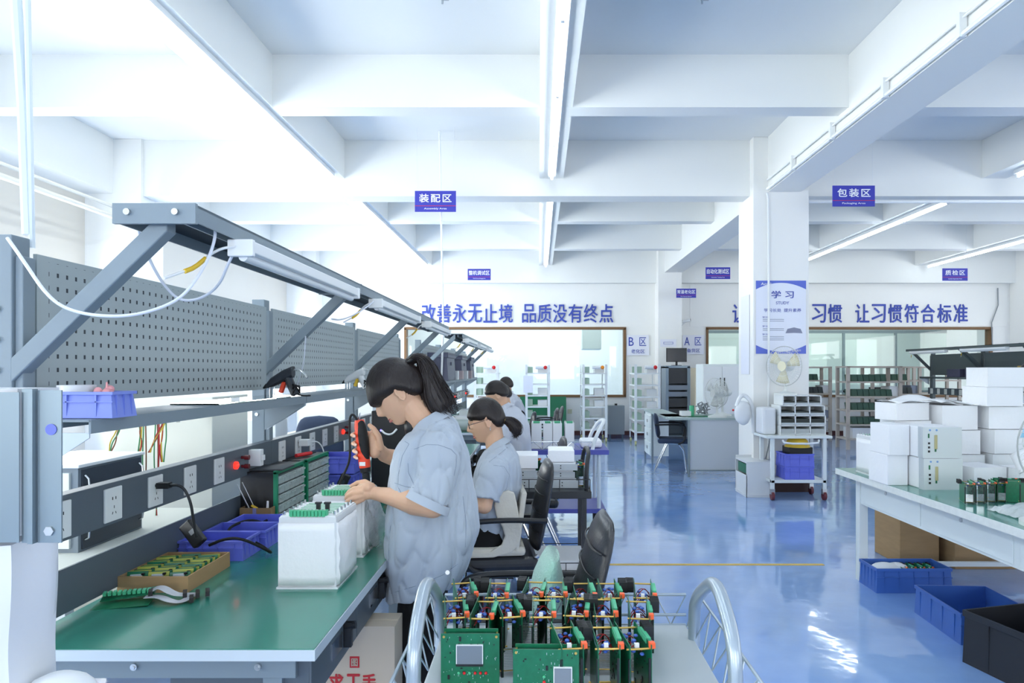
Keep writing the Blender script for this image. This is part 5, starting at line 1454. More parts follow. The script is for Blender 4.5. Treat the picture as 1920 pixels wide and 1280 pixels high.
for i, (x, y, tp, rz, lb) in enumerate(((-.20, 9.2, .95, 5, 'black chair, left of three far black chairs'), (.12, 9.73, .97, 3, 'black chair, middle of three far black chairs'), (.25, 11.2, .92, 0, 'white-topped black chair, right of three far black chairs'))):
    office_chair('task_chair', lb, (x - .12, y, 0), R(rz), tp, 10, M_leather, .42)

# ================================================================== behind the left benches
M_cream = mat('cream partition', '#dcded6', .6)
wbox('storage_partition', (-2.28, 4.1, 0), .64, .5, 1.34, 'tall cream cabinet side seen between the near bench rails', m_=M_cream, cat='cabinet')
t = thing('service_table', 'long cream table behind the left benches', 'table', (-3.1, 2.5, 0))
m = MB(); m.box(-.8, 1.35, 0, 1.3, .70, .735); m.build('tabletop', M_cream, t)
for x in (-.75, 1.28):
    for y in (.05, 1.2):
        m = MB(); m.box(x, x + .05, y, y + .05, 0, .70); m.build('leg', M_cream, t)
m = MB(); m.box(-.8, 1.3, .0, .03, .2, .25); m.build('rail', M_cream, t)
m = MB(); m.box(-.75, 1.3, .05, 1.25, .33, .355); m.build('lower_shelf', M_cream, t)
t = thing('control_cabinet', 'white-topped instrument box with dark fan panel behind the near power rail', 'instrument', (-2.15, 2.86, .735))
m = MB(); m.box(-.5, .22, 0, .46, .0, .355); m.build('body', mat('slate instrument', '#7b8791', .45), t)
m = MB(); m.box(-.51, .23, -.01, .47, .355, .37); m.build('lid', M_white, t, bevel=.003)
for z in (.02, .13, .24): m = MB(); m.box(-.5, .19, -.012, .0, z, z + .095); m.build('drawer', M_wsteel, t)
m = MB(); m.box(.22, .228, .02, .44, .01, .345); m.build('side_panel', mat('dark panel', '#39414b', .4), t)
m = MB()
for q in (.02, .035, .05, .065): m.tube([(.232, .2 + q * cos(a), .18 + q * sin(a)) for a in [2 * pi * i / 20 for i in range(21)]], .0015, seg=4)
m.build('fan_guard', M_chrome, t, smooth=True)
for y in (.03, .42): m = MB(); m.tube([(.23, y, .05), (.25, y, .06), (.25, y, .30), (.23, y, .32)], .005, smooth=1); m.build('handle', M_chrome, t, smooth=True)
# wiring seen under the shelf
m = MB(); m.box(-2.55, -1.9, 3.58, 3.62, 1.225, 1.25); m.box(-2.5, -2.46, 3.6, 4.1, 1.23, 1.25); m.box(-2.0, -1.97, 3.6, 4.1, 1.23, 1.25)
tag(m.build('wiring_rail', M_cream), 'cream rail behind the benches from which the wire bundles hang', 'rail')
cols = [mat('yellow wire', '#c9b23a', .5), mat('green wire', '#3f8a5a', .5), mat('brown wire', '#7a4a30', .5), M_redwire, M_white]
for i, (x0, y0, x1, y1, lb) in enumerate(((225, 800, 205, 845, 'leftmost hanging bundle of coloured wires behind the upper shelf'), (260, 800, 259, 846, 'straight green-brown wire bundle behind the upper shelf'), (306, 795, 278, 848, 'slanting bundle of coloured wires behind the upper shelf'), (305, 798, 303, 866, 'rightmost hanging wire bundle behind the upper shelf'), (267, 950, 262, 985, 'short wire bundle seen below the power rail'), (292, 950, 291, 985, 'second short wire bundle seen below the power rail'))):
    t = thing('wire_bundle', lb, 'wires', at(x1, y1, 3.6))
    for k in range(3):
        m = MB(); a = at(x0 + 3 * k, 788, 3.6) - t.location; b = at(x1 + 2 * k, y1, 3.6) - t.location
        m.tube([a, a.lerp(b, .4) + Vector((.012 * sin(i + k * 2), 0, 0)), a.lerp(b, .7) + Vector((-.014 * cos(i * 2 + k), 0, 0)), b], .0032, seg=6, smooth=2); m.build('wire', cols[(i + k) % 4], t, smooth=True)
t = thing('wire_pile', 'tangle of yellow, green and red wires on a module low behind the near bench', 'wires', (-2.15, 2.60, .386))
m = MB(); rr = random.Random(8)
for k in range(26): m.mi = k % 4; p = Vector((rr.uniform(-.3, .3), rr.uniform(0, .3), rr.uniform(.02, .18))); m.tube([p, p + Vector((rr.uniform(-.15, .15), rr.uniform(-.05, .05), rr.uniform(0, .12))), p + Vector((rr.uniform(-.2, .2), 0, rr.uniform(-.02, .05)))], .006, seg=6, smooth=2)
m.build('wires', cols[:4], t, smooth=True)['kind'] = 'stuff'
m = MB(); m.obox((.1, .1, .07), (.2, .16, .14)); m.build('module', M_encl, t, bevel=.01)
m = MB(); m.box(-.6, .6, .0, .4, -.03, 0); m.build('tray', M_pcb, t)
t = thing('office_desk', 'bright white desk with folders behind the left benches', 'desk', (-3.4, 5.6, 0))
m = MB(); m.box(-.9, 1.05, 0, .8, .72, .75); m.build('tabletop', M_white, t)
m = MB(); m.box(-.85, 1.0, .6, .62, .1, .72); m.build('front_panel', mat('pale green panel', '#c3d6c9', .5), t)
for x in (-.85, .97): m = MB(); m.box(x, x + .05, .05, .75, 0, .72); m.build('leg', M_white, t)
for k in range(6):
    m = MB(); m.box(0, .07, 0, .28, 0, .32); o = m.build('ring_binder', M_white, bevel=.002); o.location = (-2.75 + .085 * k, 5.85, .75); tag(o, 'white ring binder on the bright desk behind the benches, %s from the left' % ORD[k], 'binder')
wbox('printer', (-3.4, 5.8, .75), .5, .4, .25, 'white printer on the bright desk behind the benches', m_=M_white, cat='printer')
office_chair('office_chair', 'dark blue office chair behind the near power rail, left one', (-2.55, 5.1, 0), R(90), 1.0, 8, M_navy, .46)
office_chair('office_chair', 'dark blue office chair behind the second power rail, right one', (-2.0, 6.1, 0), R(100), 1.08, 8, M_navy, .46)
wbox('filing_cabinet', (-2.2, 7.4, 0), .8, .5, 1.15, 'white filing cabinet behind the second bench', m_=M_white, cat='cabinet')
wbox('filing_cabinet', (-3.6, 8.4, 0), .9, .5, 1.3, 'far white filing cabinet near the left wall', m_=M_white, cat='cabinet')
t = thing('desk_tray', 'small desk with papers and a red cup behind the second bench', 'desk', (-2.0, 6.6, 0))
m = MB(); m.box(-.5, .5, 0, .6, .85, .88); m.box(-.48, -.44, 0, .6, 0, .85); m.box(.44, .48, 0, .6, 0, .85); m.build('desk', mat('cream desk', '#d9d8c6', .5), t)
m = MB(); m.cyl((.05, .2, 0), (.05, .2, .09), .035); o = m.build('cup', M_red, smooth=True); o.location = (-2.0, 6.6, .88); tag(o, 'red cup on the small desk behind the second bench', 'cup')

rr = random.Random(21); n_ = 0
for i, (x, y) in enumerate(((6.35, 12.9), (7.5, 14.3), (5.75, 14.6))):
    for j, z in enumerate((.21, .48, .75, 1.01)):
        if i < 2 and j == 0: continue
        w_ = .13 + .05 * rr.random(); n_ += 1
        wbox('equipment_box', (x + .40, y + .06, z), w_, .34, .16 + .05 * rr.random(), 'small pale box at the right end of the %s beige shelving, %s shelf up' % (['nearest', 'middle', 'rear'][i], ORD[j]), m_=(M_encl, mat('blue grey card', '#8f9ab0', .5))[rr.random() < .4])

m = MB(); m.box(-.10, .10, -.004, 0, 0, .36); o = m.build('hanging_sheet', mat('white sheet', '#e4e9f5', .5)); o.location = (-.22, 14.30, 1.03); tag(o, 'white paper sheet hanging on the front of the middle far board rack', 'sheet')
m = MB(); m.tube([(-.15, 0, 0), (.15, 0, 0)], .07, seg=16); o = m.build('grey_roll', mat('grey roll', '#9aa7a6', .5), smooth=True); o.location = (-.86, 8.02, .853); o.scale = (1.6, 1, 1); tag(o, 'grey rolled mat lying at the near end of the far left benches', 'roll')
for k in range(3): wbox('slim_box', (-.86, 5.45 + .36 * k, .781), .2, .25, .07 + .02 * k, 'low pale box on the third bench of the left row, %s from the viewer' % ORD[k], m_=M_encl)
# ================================================================== people
def sstep(a, b, x):
    t = max(0, min(1, (x - a) / (b - a))); return t * t * (3 - 2 * t)


def head_shape(m, M, k=1.0, ears=True):
    """head facing local -x, centred between the ears; added to MB m through matrix M"""
    nt, npf = 40, 56; g = lambda v, s: math.exp(-(v / s) ** 2); rings = []
    for i in range(1, nt):
        th = pi * i / nt; ring = []
        for j in range(npf):
            ph = 2 * pi * j / npf; d = Vector((-sin(th) * cos(ph), sin(th) * sin(ph), cos(th)))
            x, y, z = d.x * .096, d.y * .075, d.z * .118
            if z < 0 and d.x < 0: x *= (1 - abs(d.z) ** 3.2) ** .3125 / max(.05, math.sqrt(1 - d.z * d.z))
            if z < 0:
                y *= 1 - .28 * sstep(0, .115, -z)
                if x > 0: x *= 1 - .55 * sstep(.01, .09, -z)
                else: x *= 1 - .10 * sstep(.03, .11, -z) + .10 * g(z + .095, .02) * g(y, .03)
            if d.x < 0:                       # face
                x *= 1 - .06 * g(z - .07, .03)
                f = g(y, .03)
                x -= .004 * g(z - .028, .012) * g(y, .045)                       # brow
                x += .010 * (g(y - .031, .014) + g(y + .031, .014)) * g(z - .008, .011)   # eye sockets
                nz = sstep(.022, -.030, z) if z > -.030 else sstep(-.044, -.030, z)
                x -= .024 * g(y, .0085 + .006 * max(0, min(1, -z / .03))) * nz
                x -= .006 * g(y, .006) * g(z + .0, .03)
                x -= .007 * g(z + .060, .006) * g(y, .020) + .006 * g(z + .073, .006) * g(y, .017)
                x += .004 * g(z + .0665, .003) * g(y, .02)
                x -= .006 * g(z + .098, .014) * g(y, .022)
                x -= .004 * (g(y - .04, .02) + g(y + .04, .02)) * g(z + .03, .025)   # cheeks
            ring.append(M @ (Vector((x, y, z)) * k))
        rings.append(ring)
    m.loft(rings)
    if ears:
        for s in (-1, 1):
            E_ = M @ Matrix.Translation(Vector((.012, s * .078, -.002)) * k) @ Euler((0, R(12), s * R(-18))).to_matrix().to_4x4()
            rg = []
            for a in range(20):
                t_ = 2 * pi * a / 20; c_ = Vector((.017 * cos(t_) * (1.15 if sin(t_) > 0 else .8), 0, .031 * sin(t_)))
                rg.append([E_ @ ((c_ + Vector((cos(t_) * .0045 * cos(q), s * .005 * sin(q), sin(t_) * .0045 * cos(q)))) * k) for q in [2 * pi * b / 8 for b in range(8)]])
            rg.append(rg[0]); m.loft(rg, caps=False)
            m.sph(E_ @ Vector((0, -s * .003, 0)), (.013 * k, .006 * k, .026 * k), 10, 6, M=E_.to_3x3())


HLINE = [(-.13, .038), (-.095, .034), (-.06, .026), (-.03, .016), (.0, .018), (.03, -.005), (.055, -.055), (.09, -.075), (.13, -.08)]


def hair_cap(M, k, parent, vol=1.0, short=False, m_=None, line=None, bun=None):
    line = line or HLINE
    def zc(x):
        for (a, za), (b, zb) in zip(line, line[1:]):
            if a <= x <= b: return za + (zb - za) * (x - a) / (b - a)
        return line[0][1] if x < line[0][0] else line[-1][1]
    m = MB(); nt, npf = 44, 64; rings = []
    for i in range(1, nt):
        th = pi * i / nt; ring = []
        for j in range(npf):
            ph = 2 * pi * j / npf; d = Vector((-sin(th) * cos(ph), sin(th) * sin(ph), cos(th)))
            p = Vector((d.x * .110, d.y * .090, d.z * .130)) * (1 + (vol - 1)) + Vector((.004, 0, .004))
            base = Vector((d.x * .08, d.y * .06, d.z * .09))
            if p.z < 0 and p.x > 0: p.x *= 1 - .30 * sstep(.0, .09, -p.z)
            if p.z < 0: p.y *= 1 - .2 * sstep(0, .1, -p.z)
            w_ = sstep(-.014, .022, p.z - zc(p.x)) ** .8; q = base.lerp(p, w_)
            n_ = noise.noise(Vector((q.x * 10, q.y * 60, q.z * 22))) * .0022 + noise.noise(q * 14) * .003
            ring.append(M @ ((q + d * n_ * w_) * k))
        rings.append(ring)
    m.loft(rings)
    return m.build('hair', m_ or M_hair, parent, smooth=True, ang=60)


def hair_tail(path, parent, n=70, seed=1, spread=1.0, name='ponytail', m_=None):
    """path: list of (point, radius_in_plane, radius_depth) ; volume plus loose strands"""
    m = MB(); P = [p for p, a, b in path]; rg = []
    for i, (p, a, b) in enumerate(path):
        d = (P[min(i + 1, len(P) - 1)] - P[max(0, i - 1)]).normalized(); yv = Vector((0, 1, 0)); u = d.cross(yv).normalized()
        rg.append([p + u * a * cos(t) * (1 + .10 * sin(5 * t + i)) + yv * b * sin(t) for t in [2 * pi * q / 20 for q in range(20)]])
    m.loft(rg); m.build(name, m_ or M_hair, parent, smooth=True, ang=80)
    m = MB(); rr = random.Random(seed)
    for k in range(n):
        t = rr.random() * 2 * pi; e = rr.uniform(.8, 1.06); pts = []
        for i, (p, a, b) in enumerate(path):
            d = (P[min(i + 1, len(P) - 1)] - P[max(0, i - 1)]).normalized(); yv = Vector((0, 1, 0)); u = d.cross(yv).normalized()
            s_ = spread if i > len(path) * .6 else 1
            pts.append(p + u * a * cos(t) * e * s_ + yv * b * sin(t) * e + Vector((rr.uniform(-1, 1), 0, rr.uniform(-1, 1))) * .0012 * i)
        d = (pts[-1] - pts[-2]); pts.append(pts[-1] + d * rr.uniform(.2, .9) + Vector((rr.uniform(0, .02), 0, rr.uniform(-.01, .01))))
        m.tube(pts, lambda u: .0022 * (1 - .7 * u), seg=4, smooth=1)
    o = m.build('loose_strands', m_ or M_hair, parent, smooth=True); o['kind'] = 'stuff'; return o


def crease(amp, sc, seed=0, st=(1, 1, .45)):
    sd = Vector((seed * 3.1, seed * 1.7, seed * 5.3))
    def fn(c, n):
        q = Vector((c.x * st[0], c.y * st[1], c.z * st[2])) * sc + sd
        a = noise.noise(q); b = noise.noise(q * 2.1 + Vector((7, 3, 1)))
        return amp * (a * .9 - 1.1 * (1 - min(1, abs(a) * 3.0)) ** 3 + .45 * b - .5 * (1 - min(1, abs(b) * 3.5)) ** 3)
    return fn


def ell_ring(c, a, b, tilt=0, n=36, e=2.4):
    out = []
    for q in range(n):
        t = 2 * pi * q / n; ct, st_ = cos(t), sin(t); r = (abs(ct) ** e + abs(st_) ** e) ** (-1 / e)
        x = a * ct * r; out.append(c + Vector((x * cos(tilt), b * st_ * r, x * sin(tilt))))
    return out


def coat(name, rings, sleeves, parent, m_, vox=.008, amp=.007, seed=1):
    """rings: (centre, half depth x, half width y, tilt); sleeves: chains of (p, r)"""
    m = MB(); m.loft([ell_ring(*r) for r in rings])
    for ch in sleeves:
        for (p0, r0), (p1, r1) in zip(ch, ch[1:]): m.cap(p0, p1, r0, r1, 20) if (p1, r1) != ch[-1] else m.cyl(p0, p1, r0, r1, 24).sph(p0, r0, 20, 10)
    o = m.build(name, m_, parent); remesh(o, vox, 4, .5); displace(o, crease(amp, 9, seed)); return o


def chain(m, ch, seg=14):
    for (p0, r0), (p1, r1) in zip(ch, ch[1:]): m.cap(p0, p1, r0, r1, seg)


def face_parts(t, M, k=1, brow=True):
    for s in (-1, 1):
        m = MB(); m.tube([M @ (Vector((-.0785 + .012 * abs(v), s * (.031 + .015 * v), .004 - .004 * (1 - v * v))) * k) for v in [q / 5 - 1 for q in range(11)]], .0022 * k, seg=6); m.build('eyelashes', M_hair, t, smooth=True)
        m = MB(); m.sph(M @ (Vector((-.068, s * .031, .006)) * k), .0125 * k, 14, 8); m.build('eye', mat('eye white', '#d9d4cd', .3), t, smooth=True)
        if brow:
            m = MB(); m.tube([M @ (Vector((-.088 + .016 * abs(v), s * (.031 + .018 * v), .026 + .003 * (1 - v * v))) * k) for v in [q / 4 - 1 for q in range(9)]], .0026 * k, seg=6); m.build('eyebrow', M_hair, t, smooth=True)
    m = MB()
    for z, r in ((-.0605, .0045), (-.0715, .0055)):
        m.tube([M @ (Vector((-.0925 + .010 * v * v, .021 * v, z - .001 * v * v)) * k) for v in [q / 4 - 1 for q in range(9)]], lambda u, r=r: r * k * (.35 + .65 * sin(pi * u)), seg=8)
    m.build('lips', mat('lips', '#b9716a', .4), t, smooth=True)


def head_matrix(c, pitch, yaw=0, roll=0):
    return Matrix.Translation(c) @ Euler((0, 0, R(yaw))).to_matrix().to_4x4() @ Euler((R(roll), 0, 0)).to_matrix().to_4x4() @ Euler((0, R(-pitch), 0)).to_matrix().to_4x4()


def setpar(t):
    """children were modelled in place: keep them there under the empty at the feet"""
    for o in COL.objects:
        if o.parent == t: o.matrix_parent_inverse = Matrix.Translation(-t.location)


def seam_fold_lines(o, lines, parent, m_, r=.0009, name='seam'):
    """sewn lines and painted fold shade, laid on the cloth surface"""
    for ln in lines:
        P = []
        for (a, b), (c, d) in zip(ln, ln[1:]):
            for q in range(5): P.append((a + (c - a) * q / 5, b + (d - b) * q / 5))
        P.append(ln[-1]); pts = []
        for px, py in P:
            dr = (at(px, py, 1) - Vector((0, 0, 1.5))).normalized(); ok, loc, nn, _ = o.ray_cast(Vector((0, 0, 1.5)), dr)
            if ok and (not pts or (loc - pts[-1]).length < .06): pts.append(loc - dr * .0006)
        if len(pts) > 3:
            m = MB(); m.tube(pts, r, seg=5, smooth=1); m.build(name, m_, parent, smooth=True)


M_seam_fold = mat('coat seam and fold', '#8490a4', .8)


# ------------------------------------------------------------------ worker with the electric screwdriver
def w1():
    Y = 2.72; k = 1.0; A = lambda x, y, d=Y: at(x, y, d)
    t = thing('person', 'standing person with a ponytail in a pale blue work coat, driving a screw', 'person', (A(795, 1000).x, Y, 0))
    hc = A(748, 737); M = head_matrix(hc, 36, 8, 0)
    m = MB(); head_shape(m, M)
    chain(m, [(A(766, 752), .052), (A(802, 800), .058)]); chain(m, [(A(802, 812), .06), (A(812, 900), .09), (A(805, 980), .09), (A(800, 1030), .10)])
    for s, ysh in ((-1, Y - .17), (1, Y + .17)):
        chain(m, [(A(806, 830), .05), (A(818, 842, ysh), .042)])
    ne = A(812, 946, 2.50)      # near elbow
    nw = A(716, 927, 2.60)
    chain(m, [(A(822, 842, 2.56), .042), (ne, .044)]); chain(m, [(ne, .049), (ne.lerp(nw, .35), .052), (ne.lerp(nw, .8), .034), (nw, .029)], 20)
    # near (left) hand: palm and five fingers pinching the housing's edge
    pal = A(686, 921, 2.62); m.cap(nw, pal, .028, .024, 14); m.cap(A(690, 914, 2.60), A(676, 916, 2.645), .021, .019); m.cap(A(690, 926, 2.60), A(674, 930, 2.615), .021, .017)
    F = [[(A(680, 915, 2.60), .0115), (A(664, 916, 2.60), .0100), (A(655, 921, 2.615), .0088), (A(650, 927, 2.625), .0078)],
         [(A(678, 922, 2.59), .0115), (A(662, 925, 2.585), .0100), (A(653, 929, 2.60), .0088), (A(649, 934, 2.615), .0078)],
         [(A(678, 930, 2.59), .011), (A(664, 934, 2.58), .0098), (A(655, 938, 2.59), .0086), (A(650, 941, 2.60), .0075)],
         [(A(680, 936, 2.595), .010), (A(668, 942, 2.585), .0088), (A(660, 945, 2.59), .0078), (A(655, 947, 2.60), .0068)],
         [(A(698, 912, 2.63), .0135), (A(684, 903, 2.665), .0115), (A(670, 905, 2.67), .0100), (A(659, 911, 2.665), .0085)]]
    # far (right) hand round the grip
    fe = A(800, 876, 2.99); fw = A(721, 853, 2.90)
    chain(m, [(A(812, 845, 2.88), .042), (fe, .043)]); chain(m, [(fe, .046), (fe.lerp(fw, .4), .046), (fe.lerp(fw, .85), .034), (fw, .030)], 20)
    ax = lambda py: A(674 + (py - 790) * .122, py, 2.80)      # axis of the tool
    m.cap(fw, A(706, 838, 2.84), .030, .026); m.cap(A(703, 848, 2.82), A(700, 818, 2.82), .024, .022); m.cap(A(712, 845, 2.86), A(702, 812, 2.85), .022, .020)
    for i, py in enumerate((814, 830, 844, 855)):
        c = ax(py); r_ = (.0088, .0092, .0088, .0076)[i]
        F.append([(c + Vector((.045, .035, -.004)), r_ * 1.15), (c + Vector((.012, .046, .002)), r_ * 1.05), (c + Vector((-.026, .030, .004)), r_), (c + Vector((-.036, -.004, -.002)), r_ * .95), (c + Vector((-.020, -.028, -.005)), r_ * .85)])
    F.append([(A(714, 838, 2.81), .0145), (A(710, 818, 2.785), .0125), (A(701, 804, 2.775), .0108), (A(693, 797, 2.772), .009)])
    for f in F: chain(m, f, 12)
    # legs under the trousers
    for s in (-1, 1):
        hp = A(800, 1010, Y + s * .09); kn = Vector((A(795, 1000).x, Y + s * .10, .46)); an = Vector((kn.x + .02, Y + s * .10, .09))
        chain(m, [(hp, .08), (kn, .055), (an, .04), (an + Vector((-.13, 0, -.045)), .03)])
    body = m.build('body', M_skin, t); remesh(body, .0036, 2, .5)
    face_parts(t, M)
    # nails
    m = MB()
    for f in F[:4] + F[5:9]:
        a, b = f[-2][0], f[-1][0]; m.obox(b + (b - a) * .15 + Vector((0, -.0068, .002)), (.009, .002, .009))
    m.build('fingernails', mat('nails', '#f0cfc0', .25), t, bevel=.001)
    hair_cap(M, k, t, 1.11, line=[(-.13, .0), (-.10, .006), (-.07, .022), (-.03, .020), (.0, .020), (.03, -.005), (.055, -.055), (.09, -.075), (.13, -.08)])
    bp = A(770, 677)
    m = MB(); m.tube([bp + Vector((.018 * cos(a), .024 * sin(a), .018 * cos(a) * .6)) for a in [2 * pi * q / 14 for q in range(15)]], .006, seg=8); m.build('hair_tie', M_black, t, smooth=True)
    m = MB()
    rr = random.Random(5)
    for q in range(90):      # combed strands running to the tie
        ph = rr.uniform(-1.25, 1.25); u0 = rr.uniform(.2, 1); s = []
        for v in range(7):
            u = v / 6; d = Vector((-.106 * cos(ph * .9) * (1 - u) + .060 * u, .092 * sin(ph) * (1 - u * .8), (.045 + .02 * u0) * (1 - u) + .098 * u + .05 * sin(pi * u))); L = Vector((d.x / .112, d.y / .094, d.z / .134)).length
            s.append(M @ (d / max(.9, L) * 1.035 + Vector((.003, 0, .003))))
        m.tube(s, .0014, seg=4, smooth=1)
    m.build('combed_strands', M_hair, t, smooth=True)['kind'] = 'stuff'
    hair_tail([(bp + Vector((-.01, 0, -.005)), .014, .02), (A(779, 670), .018, .022), (A(790, 673), .024, .028), (A(800, 688), .034, .034), (A(807, 712), .043, .038), (A(815, 738), .055, .042), (A(824, 758), .060, .045), (A(832, 770), .048, .04)], t, 150, 3, 1.12)
    # coat
    S_ = 1280 / Y; h = lambda px: px / S_
    rings = [(A(797, 1100), h(74), .19, R(14)), (A(803, 1082), h(78), .20, R(13)), (A(806, 1045), h(84), .205, R(8)), (A(810, 1000), h(88), .205, R(4)), (A(809, 950), h(83), .20), (A(807, 900), h(76), .205), (A(807, 860), h(70), .21, R(6)), (A(807, 832), h(62), .205, R(12)), (A(806, 810), h(54), .17, R(20)), (A(803, 796), h(42), .11, R(28))]
    ns = A(826, 846, 2.57)
    o = coat('work_coat', rings, [[(ns, .084), (A(817, 890, 2.545), .084), (A(804, 944, 2.522), .083)], [(A(815, 842, 2.87), .08), (A(800, 875, 2.95), .075), (A(785, 880, 2.97), .07)]], t, M_coat, .0072, .0125, 2)
    seam_fold_lines(o, [[(776, 842), (800, 833), (823, 834), (846, 842), (856, 853), (855, 874), (851, 892)], [(759, 827), (767, 832), (754, 855), (747, 889), (746, 912), (752, 924)], [(765, 868), (766, 886), (776, 908)], [(740, 905), (760, 912), (776, 914)], [(732, 985), (728, 1040), (730, 1090)], [(733, 1112), (780, 1098), (830, 1078), (868, 1050)], [(868, 930), (874, 980), (872, 1040)]], t, M_seam_fold)  # the line at the sleeve's front edge paints a dark fold, nothing sewn
    # collar: folded band round the neck, open at the throat
    m = MB(); rg = []
    n = 30
    for q in range(n + 1):
        a = R(-158) + R(316) * q / n; c = A(800, 797)        # a = 0 at the back of the neck
        u = abs(q / n - .5) * 2
        rad = Vector((.072 * cos(a), .078 * sin(a), .046 * cos(a))); dz = .004
        dn = .062 * sstep(.55, 1, u) 
        top = c + rad * .88 + Vector((-.012, 0, dz + .018 - dn * .5)); low = c + rad * 1.30 + Vector((.004, 0, dz - .020 - dn * .8))
        rg.append([top + Vector((0, 0, .002)), top + rad * .05, low + rad * .03, low - rad * .02, top - rad * .05])
    m.loft(rg); o2 = m.build('collar', M_coat, t, smooth=True, ang=50); displace(o2, lambda c, n: .002 * noise.noise(c * 30))
    # lapel and front placket
    m = MB()
    for s in (-1, 1):
        a = A(768, 815, Y + s * .03); b = A(742, 850, Y + s * .055)
        m.loft([[a + Vector((0, s * .045, .01)), a + Vector((-.012, -s * .02, -.01)), a + Vector((-.002, -s * .02, -.014)), a + Vector((.01, s * .045, .0))], [b + Vector((.02, s * .075, .0)), b + Vector((-.004, 0, -.03)), b + Vector((.004, 0, -.03)), b + Vector((.028, s * .07, .0))]])
    m.build('lapel', M_coat, t, bevel=.003)
    m = MB(); m.sph(A(772, 800), (.03, .04, .05), 14, 10); m.build('undershirt', M_black, t, smooth=True)
    # cuffs, pocket edge, embroidery and buttons
    m = MB(); c0 = A(804, 940, 2.523); dv = ((A(804, 944, 2.522) - A(817, 890, 2.545)).normalized() + Vector((-.25, 0, 0))).normalized(); u, v = frame_of(dv)
    m.loft([[c0 + dv * z + (u * cos(a) + v * sin(a)) * r for a in [2 * pi * q / 36 for q in range(36)]] for z, r in ((-.012, .082), (.020, .086), (.020, .080), (-.004, .080))], caps=False); m.build('sleeve_hem', M_coat, t, smooth=True, ang=50)
    m = MB(); m.obox(A(763, 838, 2.60), (.035, .012, .03), (0, R(30), R(-35))); m.build('pocket_flap', mat('grey blue lining', '#6c7c96', .8), t, bevel=.003)
    text('embroidery', '公司', .022, .03, mat('green thread', '#3d8a68', .7), t, A(755, 873, 2.535), rot=(R(90), R(25), R(-30)))
    m = MB(); m.cyl(A(839, 1073, 2.50), A(839, 1073, 2.49), .008, seg=16); m.build('button', M_screw, t)
    # trousers
    m = MB()
    for s in (-1, 1):
        hp = A(797, 1075, Y + s * .078); kn = Vector((A(788, 1000).x, Y + s * .09, .46)); an = Vector((kn.x + .015, Y + s * .09, .12))
        chain(m, [(hp, .098), (kn, .085)], 20); m.cyl(kn, an, .085, .075, 20); m.sph(kn, .085, 20, 10)
    o = m.build('trousers', M_trousers, t); remesh(o, .011, 4); displace(o, crease(.005, 8, 5))
    for s in (-1, 1):
        m = MB(); an = Vector((A(792, 1000).x - .05, Y + s * .10, 0)); m.sph(an + Vector((0, 0, .045)), (.13, .05, .05), 16, 8); m.box(an.x - .12, an.x + .12, an.y - .045, an.y + .045, 0, .02); m.build('shoe', M_black, t, smooth=True)
    setpar(t)
    # the tool
    g = thing('electric_screwdriver', 'orange-red and black electric screwdriver held upright over the second wrapped housing', 'power tool', ax(906)); L = g.location
    P = lambda py, dx=0, dy=0: ax(py) - L + Vector((dx, dy, 0))
    orr = mat('orange red plastic', '#f04a2c', .35)
    m = MB(); m.tube([P(787), P(800), P(825), P(845), P(862), P(876)], lambda u: (.019, .0235, .0235, .022, .024, .0225)[min(5, int(u * 5.01))], seg=22, smooth=0); m.build('body', orr, g, smooth=True)
    m = MB(); m.tube([P(788, .004, -.006), P(805, .007, -.006), P(835, .007, -.006), P(866, .008, -.004)], lambda u: .012 + .010 * sin(pi * u), seg=18, smooth=1); m.build('rubber_grip', M_rubber, g, smooth=True)
    m = MB(); m.tube([P(800, .014, -.010), P(815, .017, -.012), P(828, .016, -.012)], .010, seg=14, smooth=1); m.build('trigger', orr, g, smooth=True)
    m = MB(); m.tube([P(875), P(884), P(886), P(903)], lambda u: (.0225, .021, .016, .014)[min(3, int(u * 3.01))], seg=20); m.build('chuck', M_black, g, smooth=True)
    m = MB(); m.cyl(P(902), P(910), .006, .004); m.build('bit', M_chrome, g)
    m = MB(); q = P(868, -.004, -.0242); m.box(q.x - .011, q.x + .013, q.y, q.y + .002, q.z - .008, q.z + .008); m.build('label_plate', M_white, g)
    m = MB(); m.tube([P(788), P(779, .005), P(772, .008), P(779, .002), P(786, -.006)], .0016, seg=6, smooth=2); m.build('hanging_hook', M_chrome, g, smooth=True)
    m = MB(); m.tube([P(789, -.008), P(779, -.016), P(776, -.03), P(790, -.042), P(830, -.05), P(862, -.058), P(885, -.085), P(908, -.115)], .0048, seg=8, smooth=3); m.build('cord', M_rubber, g, smooth=True)


w1()


